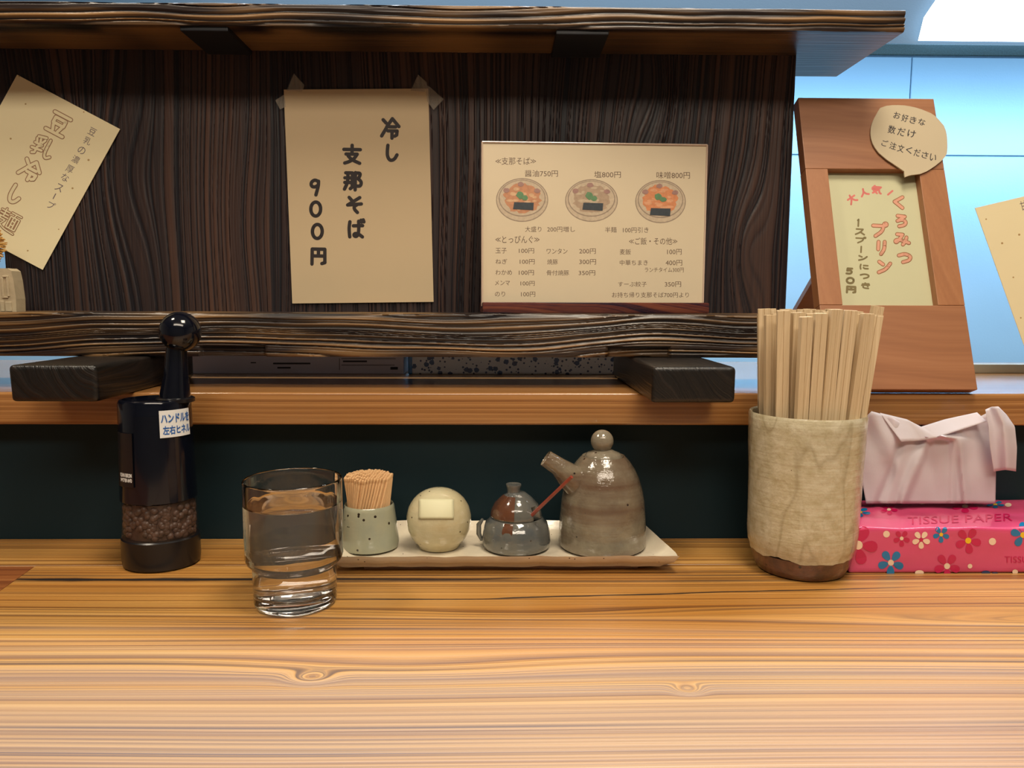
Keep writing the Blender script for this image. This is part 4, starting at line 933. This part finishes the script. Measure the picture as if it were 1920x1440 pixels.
for ri, (ry0, n_) in enumerate(rows_):
    hc = math.sqrt(.0372**2-ry0**2)
    for i in range(n_):
        x = (-hc+.0046+(2*hc-.0092)*i/(n_-1))
        topx = x*1.10+.0022*(x/.03)**2*(1 if x > 0 else .2)+random.uniform(-.0006, .0006)+.0018; botx = x*.84-.0006; topy = ry0*1.12+random.uniform(-.0005, .0005); boty = ry0*.9
        dz = random.uniform(-.0035, .0030)
        if ri == 3 and i == n_-1: topx += .0055; dz = .0065
        if first is None: o = hb.build('disposable_chopsticks', M_hashi, None, cat='chopsticks', loc=(KX, Yc, T+.0135)); first = o
        else: o = first.copy(); COL.objects.link(o)
        dr_ = Vector((topx-botx, topy-boty, .12)).normalized()
        yaw = random.uniform(-.28, .28) if ri else random.uniform(-.35, .25)
        q_ = Vector((0, 0, 1)).rotation_difference(dr_) @ Matrix.Rotation(yaw, 3, 'Z').to_quaternion()
        o.rotation_mode = 'QUATERNION'; o.rotation_quaternion = q_
        o.location = (KX+botx, Yc+boty, T+.0135+dz+.0035); o['group'] = 'disposable chopsticks in the ceramic cup'
        if ri == 0: o['label'] = 'pair of pale chopsticks in the front row of the cup, %s of five' % (['leftmost', 'second from left', 'middle one', 'second from right', 'rightmost'][i])
        elif ri == 3 and i == n_-1: o['label'] = 'tallest pale chopsticks at the far right of the cup, standing edge out'
        else: o['label'] = 'pair of pale wooden chopsticks packed behind the front row in the cup'

# ---------------------------------------------------------------- tissue pack
M_pink = plain('pink_plastic', (.66, .075, .19), rough=.22, spec=.5, var=.10, vs=25, coat=.5, crough=.08, bump=.25, bs=90)
yT = .598; px0 = hitY(1592, 1060, yT).x; px1 = px0+.205; zTp = .0375; yT2 = .687
tk = thing('tissue_pack', 'bright pink plastic-wrapped tissue pack with printed flowers, right of the chopstick cup', 'tissue pack', ((px0+px1)/2, (yT+yT2)/2, T))
bm = bmesh.new(); NXp, NYp, NZp = 40, 18, 8
def pk_pt(s, v, w_):
    x = px0+(px1-px0)*s; y = yT+(yT2-yT)*v; z = zTp*w_
    e = abs(2*s-1); ez = max(0, (e-.9)/.1)
    z += (w_*.0022*(1-abs(2*v-1)**2)+.0012*noise.noise(Vector((s*7, v*4, 0)))*w_)
    y += .0009*noise.noise(Vector((s*8, w_*3, v*2+4)))*(1 if 0 < w_ else 0)
    return Vector((x, y, T+max(z, 0)+.0002))
tkb = MB(); idx = {}; vs = []; fs = []
def gi(a_, b_, c_):
    if (a_, b_, c_) not in idx: idx[(a_, b_, c_)] = len(vs); vs.append(pk_pt(a_/NXp, b_/NYp, c_/NZp))
    return idx[(a_, b_, c_)]
for a_ in range(NXp):
    for b_ in range(NYp):
        for c_ in (0, NZp): fs.append([gi(a_, b_, c_), gi(a_+1, b_, c_), gi(a_+1, b_+1, c_), gi(a_, b_+1, c_)])
    for c_ in range(NZp):
        for b_ in (0, NYp): fs.append([gi(a_, b_, c_), gi(a_+1, b_, c_), gi(a_+1, b_, c_+1), gi(a_, b_, c_+1)])
for b_ in range(NYp):
    for c_ in range(NZp):
        for a_ in (0, NXp): fs.append([gi(a_, b_, c_), gi(a_, b_+1, c_), gi(a_, b_+1, c_+1), gi(a_, b_, c_+1)])
po = tkb.add(vs, fs).build('wrapper', M_pink, tk, smooth=None)
bv = po.modifiers.new('bevel', 'BEVEL'); bv.width = .0022; bv.segments = 3; bv.limit_method = 'ANGLE'; bv.angle_limit = math.radians(50)
for p in po.data.polygons: p.use_smooth = True
from mathutils.bvhtree import BVHTree
bvh = BVHTree.FromPolygons([tuple(v) for v in vs], fs)
def mpK(x, y, l=0):
    d = ray(x, y); h = bvh.ray_cast(CAM, d)
    while h[0] is None and y < 1080: y += 1; h = bvh.ray_cast(CAM, ray(x, y))
    if h[0] is None: h = (hitY(x, y, yT), Vector((0, -1, 0)))
    nrm = h[1] if h[1].dot(d) < 0 else -h[1]
    return h[0]+nrm*(l+.00025)
def flower(mb, cx, cy, R, cols, rot=0, sy=1.0, n_=5, pet=.36, cr=.24):
    mb.cur = cols[0]
    for i in range(n_):
        a_ = rot+i*2*math.pi/n_; px_, py_ = cx+R*.62*math.cos(a_), cy+R*.62*math.sin(a_)*sy; ring = []
        for q in range(14):
            t = q*2*math.pi/14; u_, v_ = R*.42*math.cos(t), R*pet*.8*math.sin(t)*(1+.3*math.cos(t))
            ring.append(mpK(px_+u_*math.cos(a_)-v_*math.sin(a_), py_+(u_*math.sin(a_)+v_*math.cos(a_))*sy, i*5e-6))
        mb.add(ring, [list(range(14))])
    mb.cur = cols[1]; mb.add([mpK(cx+R*cr*math.cos(q*math.pi/6), cy+R*cr*math.sin(q*math.pi/6)*sy, 6e-5) for q in range(12)], [list(range(12))])
def gl(name, c): return plain(name, c, rough=.25, var=.05, coat=.5, crough=.08)
PM = [gl('magenta_print', c8(196, 20, 84)), gl('teal_print', c8(18, 118, 172)), gl('cream_print', c8(240, 212, 186)), gl('yellow_print', c8(236, 190, 30)), gl('navy_print', c8(24, 58, 100))]
fl_ = MB()
g_ = lambda x, y: (1570+x/4.114, 740+y/4.114)
for gx, gy, R, c_, ro, sy in ((160, 1160, 145, (0, 2), .1, 1), (495, 1108, 62, (0, 2), .3, 1), (645, 1118, 68, (2, 0), .3, 1), (800, 1078, 62, (1, 3), .35, 1), (1008, 1125, 98, (0, 3), .2, 1),
                              (412, 1295, 98, (1, 2), .35, 1), (845, 1322, 98, (0, 2), .3, 1), (1432, 1082, 95, (1, 3), .9, 1),
                              (175, 908, 80, (1, 3), .3, .45), (398, 888, 66, (0, 2), .2, .6), (985, 862, 100, (0, 2), .3, .5), (1218, 848, 70, (1, 3), .3, .4)):
    x, y = g_(gx, gy); flower(fl_, x, y, R/4.114, c_, ro, sy)
for gx, gy, R, c_, sy in ((378, 1075, 26, 2, 1), (1195, 1132, 28, 2, 1), (1022, 1322, 18, 2, 1), (632, 1370, 34, 2, .5), (1370, 1365, 22, 2, .8), (525, 815, 42, 1, .55), (655, 825, 38, 2, .6), (1318, 852, 26, 2, .6), (1145, 1378, 36, 4, .6), (1215, 1382, 34, 4, .4)):
    x, y = g_(gx, gy); fl_.cur = c_; fl_.add([mpK(x+R/4.114*math.cos(q*math.pi/7), y+R/4.114*sy*math.sin(q*math.pi/7)) for q in range(14)], [list(range(14))])
fl_.build('flower_print', PM, tk)
mb = MB(); print_text(mb, 'TISSUE PAPER', 1702, 970, 1898, 984, mpK, bold=0, rot=-.035, lift=1e-4); mb.build('printed_words', PM[0], tk); mb = MB()
print_text(mb, 'TISSUE PAPER', 1883, 1043, 1883+33*3.4, 1055, mpK, lift=1e-4); mb.build('printed_words', PM[0], tk)
# tissue
m, t, b = nt('tissue_paper'); b.inputs['Base Color'].default_value = (.82, .78, .82, 1); b.inputs['Roughness'].default_value = .9; b.inputs['Specular IOR Level'].default_value = .1
b.inputs['Subsurface Weight'].default_value = 0
n = N(t); O = n.n('ShaderNodeNewGeometry').outputs['Position']; n.l(n.bump(n.noise(O, 160, 3), .25, .001), b.inputs['Normal'])
tr = n.n('ShaderNodeBsdfTranslucent'); tr.inputs[0].default_value = (.78, .68, .72, 1); mx = n.n('ShaderNodeMixShader'); mx.inputs[0].default_value = .38
n.l(b.outputs[0], mx.inputs[1]); n.l(tr.outputs[0], mx.inputs[2]); n.l(mx.outputs[0], t.nodes['Material Output'].inputs[0])
M_tis = m
Yz = .648
def sheetg(rows_px, yf, name, par, nu=60, nv=26):
    # rows_px: outline rows from bottom to top, each a list of (x, y) pixels; yf(u, v) gives the depth
    def row(r, u):
        k_ = (len(r)-1)*u; i = min(int(k_), len(r)-2); f = k_-i; f2 = f*f*(3-2*f)*.35+f*.65
        return (r[i][0]+(r[i+1][0]-r[i][0])*f2, r[i][1]+(r[i+1][1]-r[i][1])*f2)
    vs = []
    for i in range(nu+1):
        u = i/nu
        for j in range(nv+1):
            v = j/nv; k_ = (len(rows_px)-1)*v; q = min(int(k_), len(rows_px)-2); f = k_-q
            a_ = row(rows_px[q], u); b_ = row(rows_px[q+1], u); vs.append(hitY(a_[0]+(b_[0]-a_[0])*f, a_[1]+(b_[1]-a_[1])*f, yf(u, v)))
    fs = [[i*(nv+1)+j, (i+1)*(nv+1)+j, (i+1)*(nv+1)+j+1, i*(nv+1)+j+1] for i in range(nu) for j in range(nv)]
    o = MB().add(vs, fs).build(name, M_tis, par, smooth=80); s_ = o.modifiers.new('thickness', 'SOLIDIFY'); s_.thickness = .0003
    return o
ts = thing('tissue', 'white crumpled tissue pulled up out of the pink pack', 'tissue', hitY(1745, 940, Yz))
def wr(u, v):
    c = lambda t, w_: max(0, 1-abs(t)/w_)
    return Yz+.003*v*math.sin(u*13+v*2.5)+.0014*math.sin(u*37+v*5)*v+.010*v*(u-.5)**2 \
        -.0050*c(u-.28-.28*v, .05)+.004*c(u-.10-.32*v, .045)-.0035*c(u-.78+.10*v, .05)-.003*c(u-.66-.02*v, .03)+.0035*noise.noise(Vector((u*6, v*3, 3)))*v
sheetg([[(1624, 944), (1684, 944), (1745, 944), (1805, 944), (1866, 944)], [(1614, 890), (1680, 885), (1745, 885), (1805, 885), (1867, 890)], [(1606, 835), (1672, 830), (1742, 830), (1806, 822), (1866, 835)],
        [(1605, 800), (1634, 771), (1672, 782), (1728, 818), (1758, 818), (1806, 798), (1862, 768)]], lambda u, v: wr(u, v), 'rear_ply', ts)
sheetg([[(1690, 828), (1728, 826), (1758, 820), (1800, 806), (1850, 790)], [(1650, 774), (1700, 786), (1727, 800), (1772, 786), (1832, 773)]], lambda u, v: Yz-.006+.009*v+.002*math.sin(u*9), 'folded_edge', ts, 40, 8)
sheetg([[(1864, 884), (1885, 881), (1905, 884)], [(1857, 840), (1883, 838), (1907, 840)], [(1854, 800), (1880, 795), (1903, 800)], [(1848, 768), (1858, 763), (1872, 762), (1888, 778)]], lambda u, v: Yz-.008-.004*math.sin(v*3)+.003*math.sin(u*8), 'hanging_corner', ts, 20, 20)
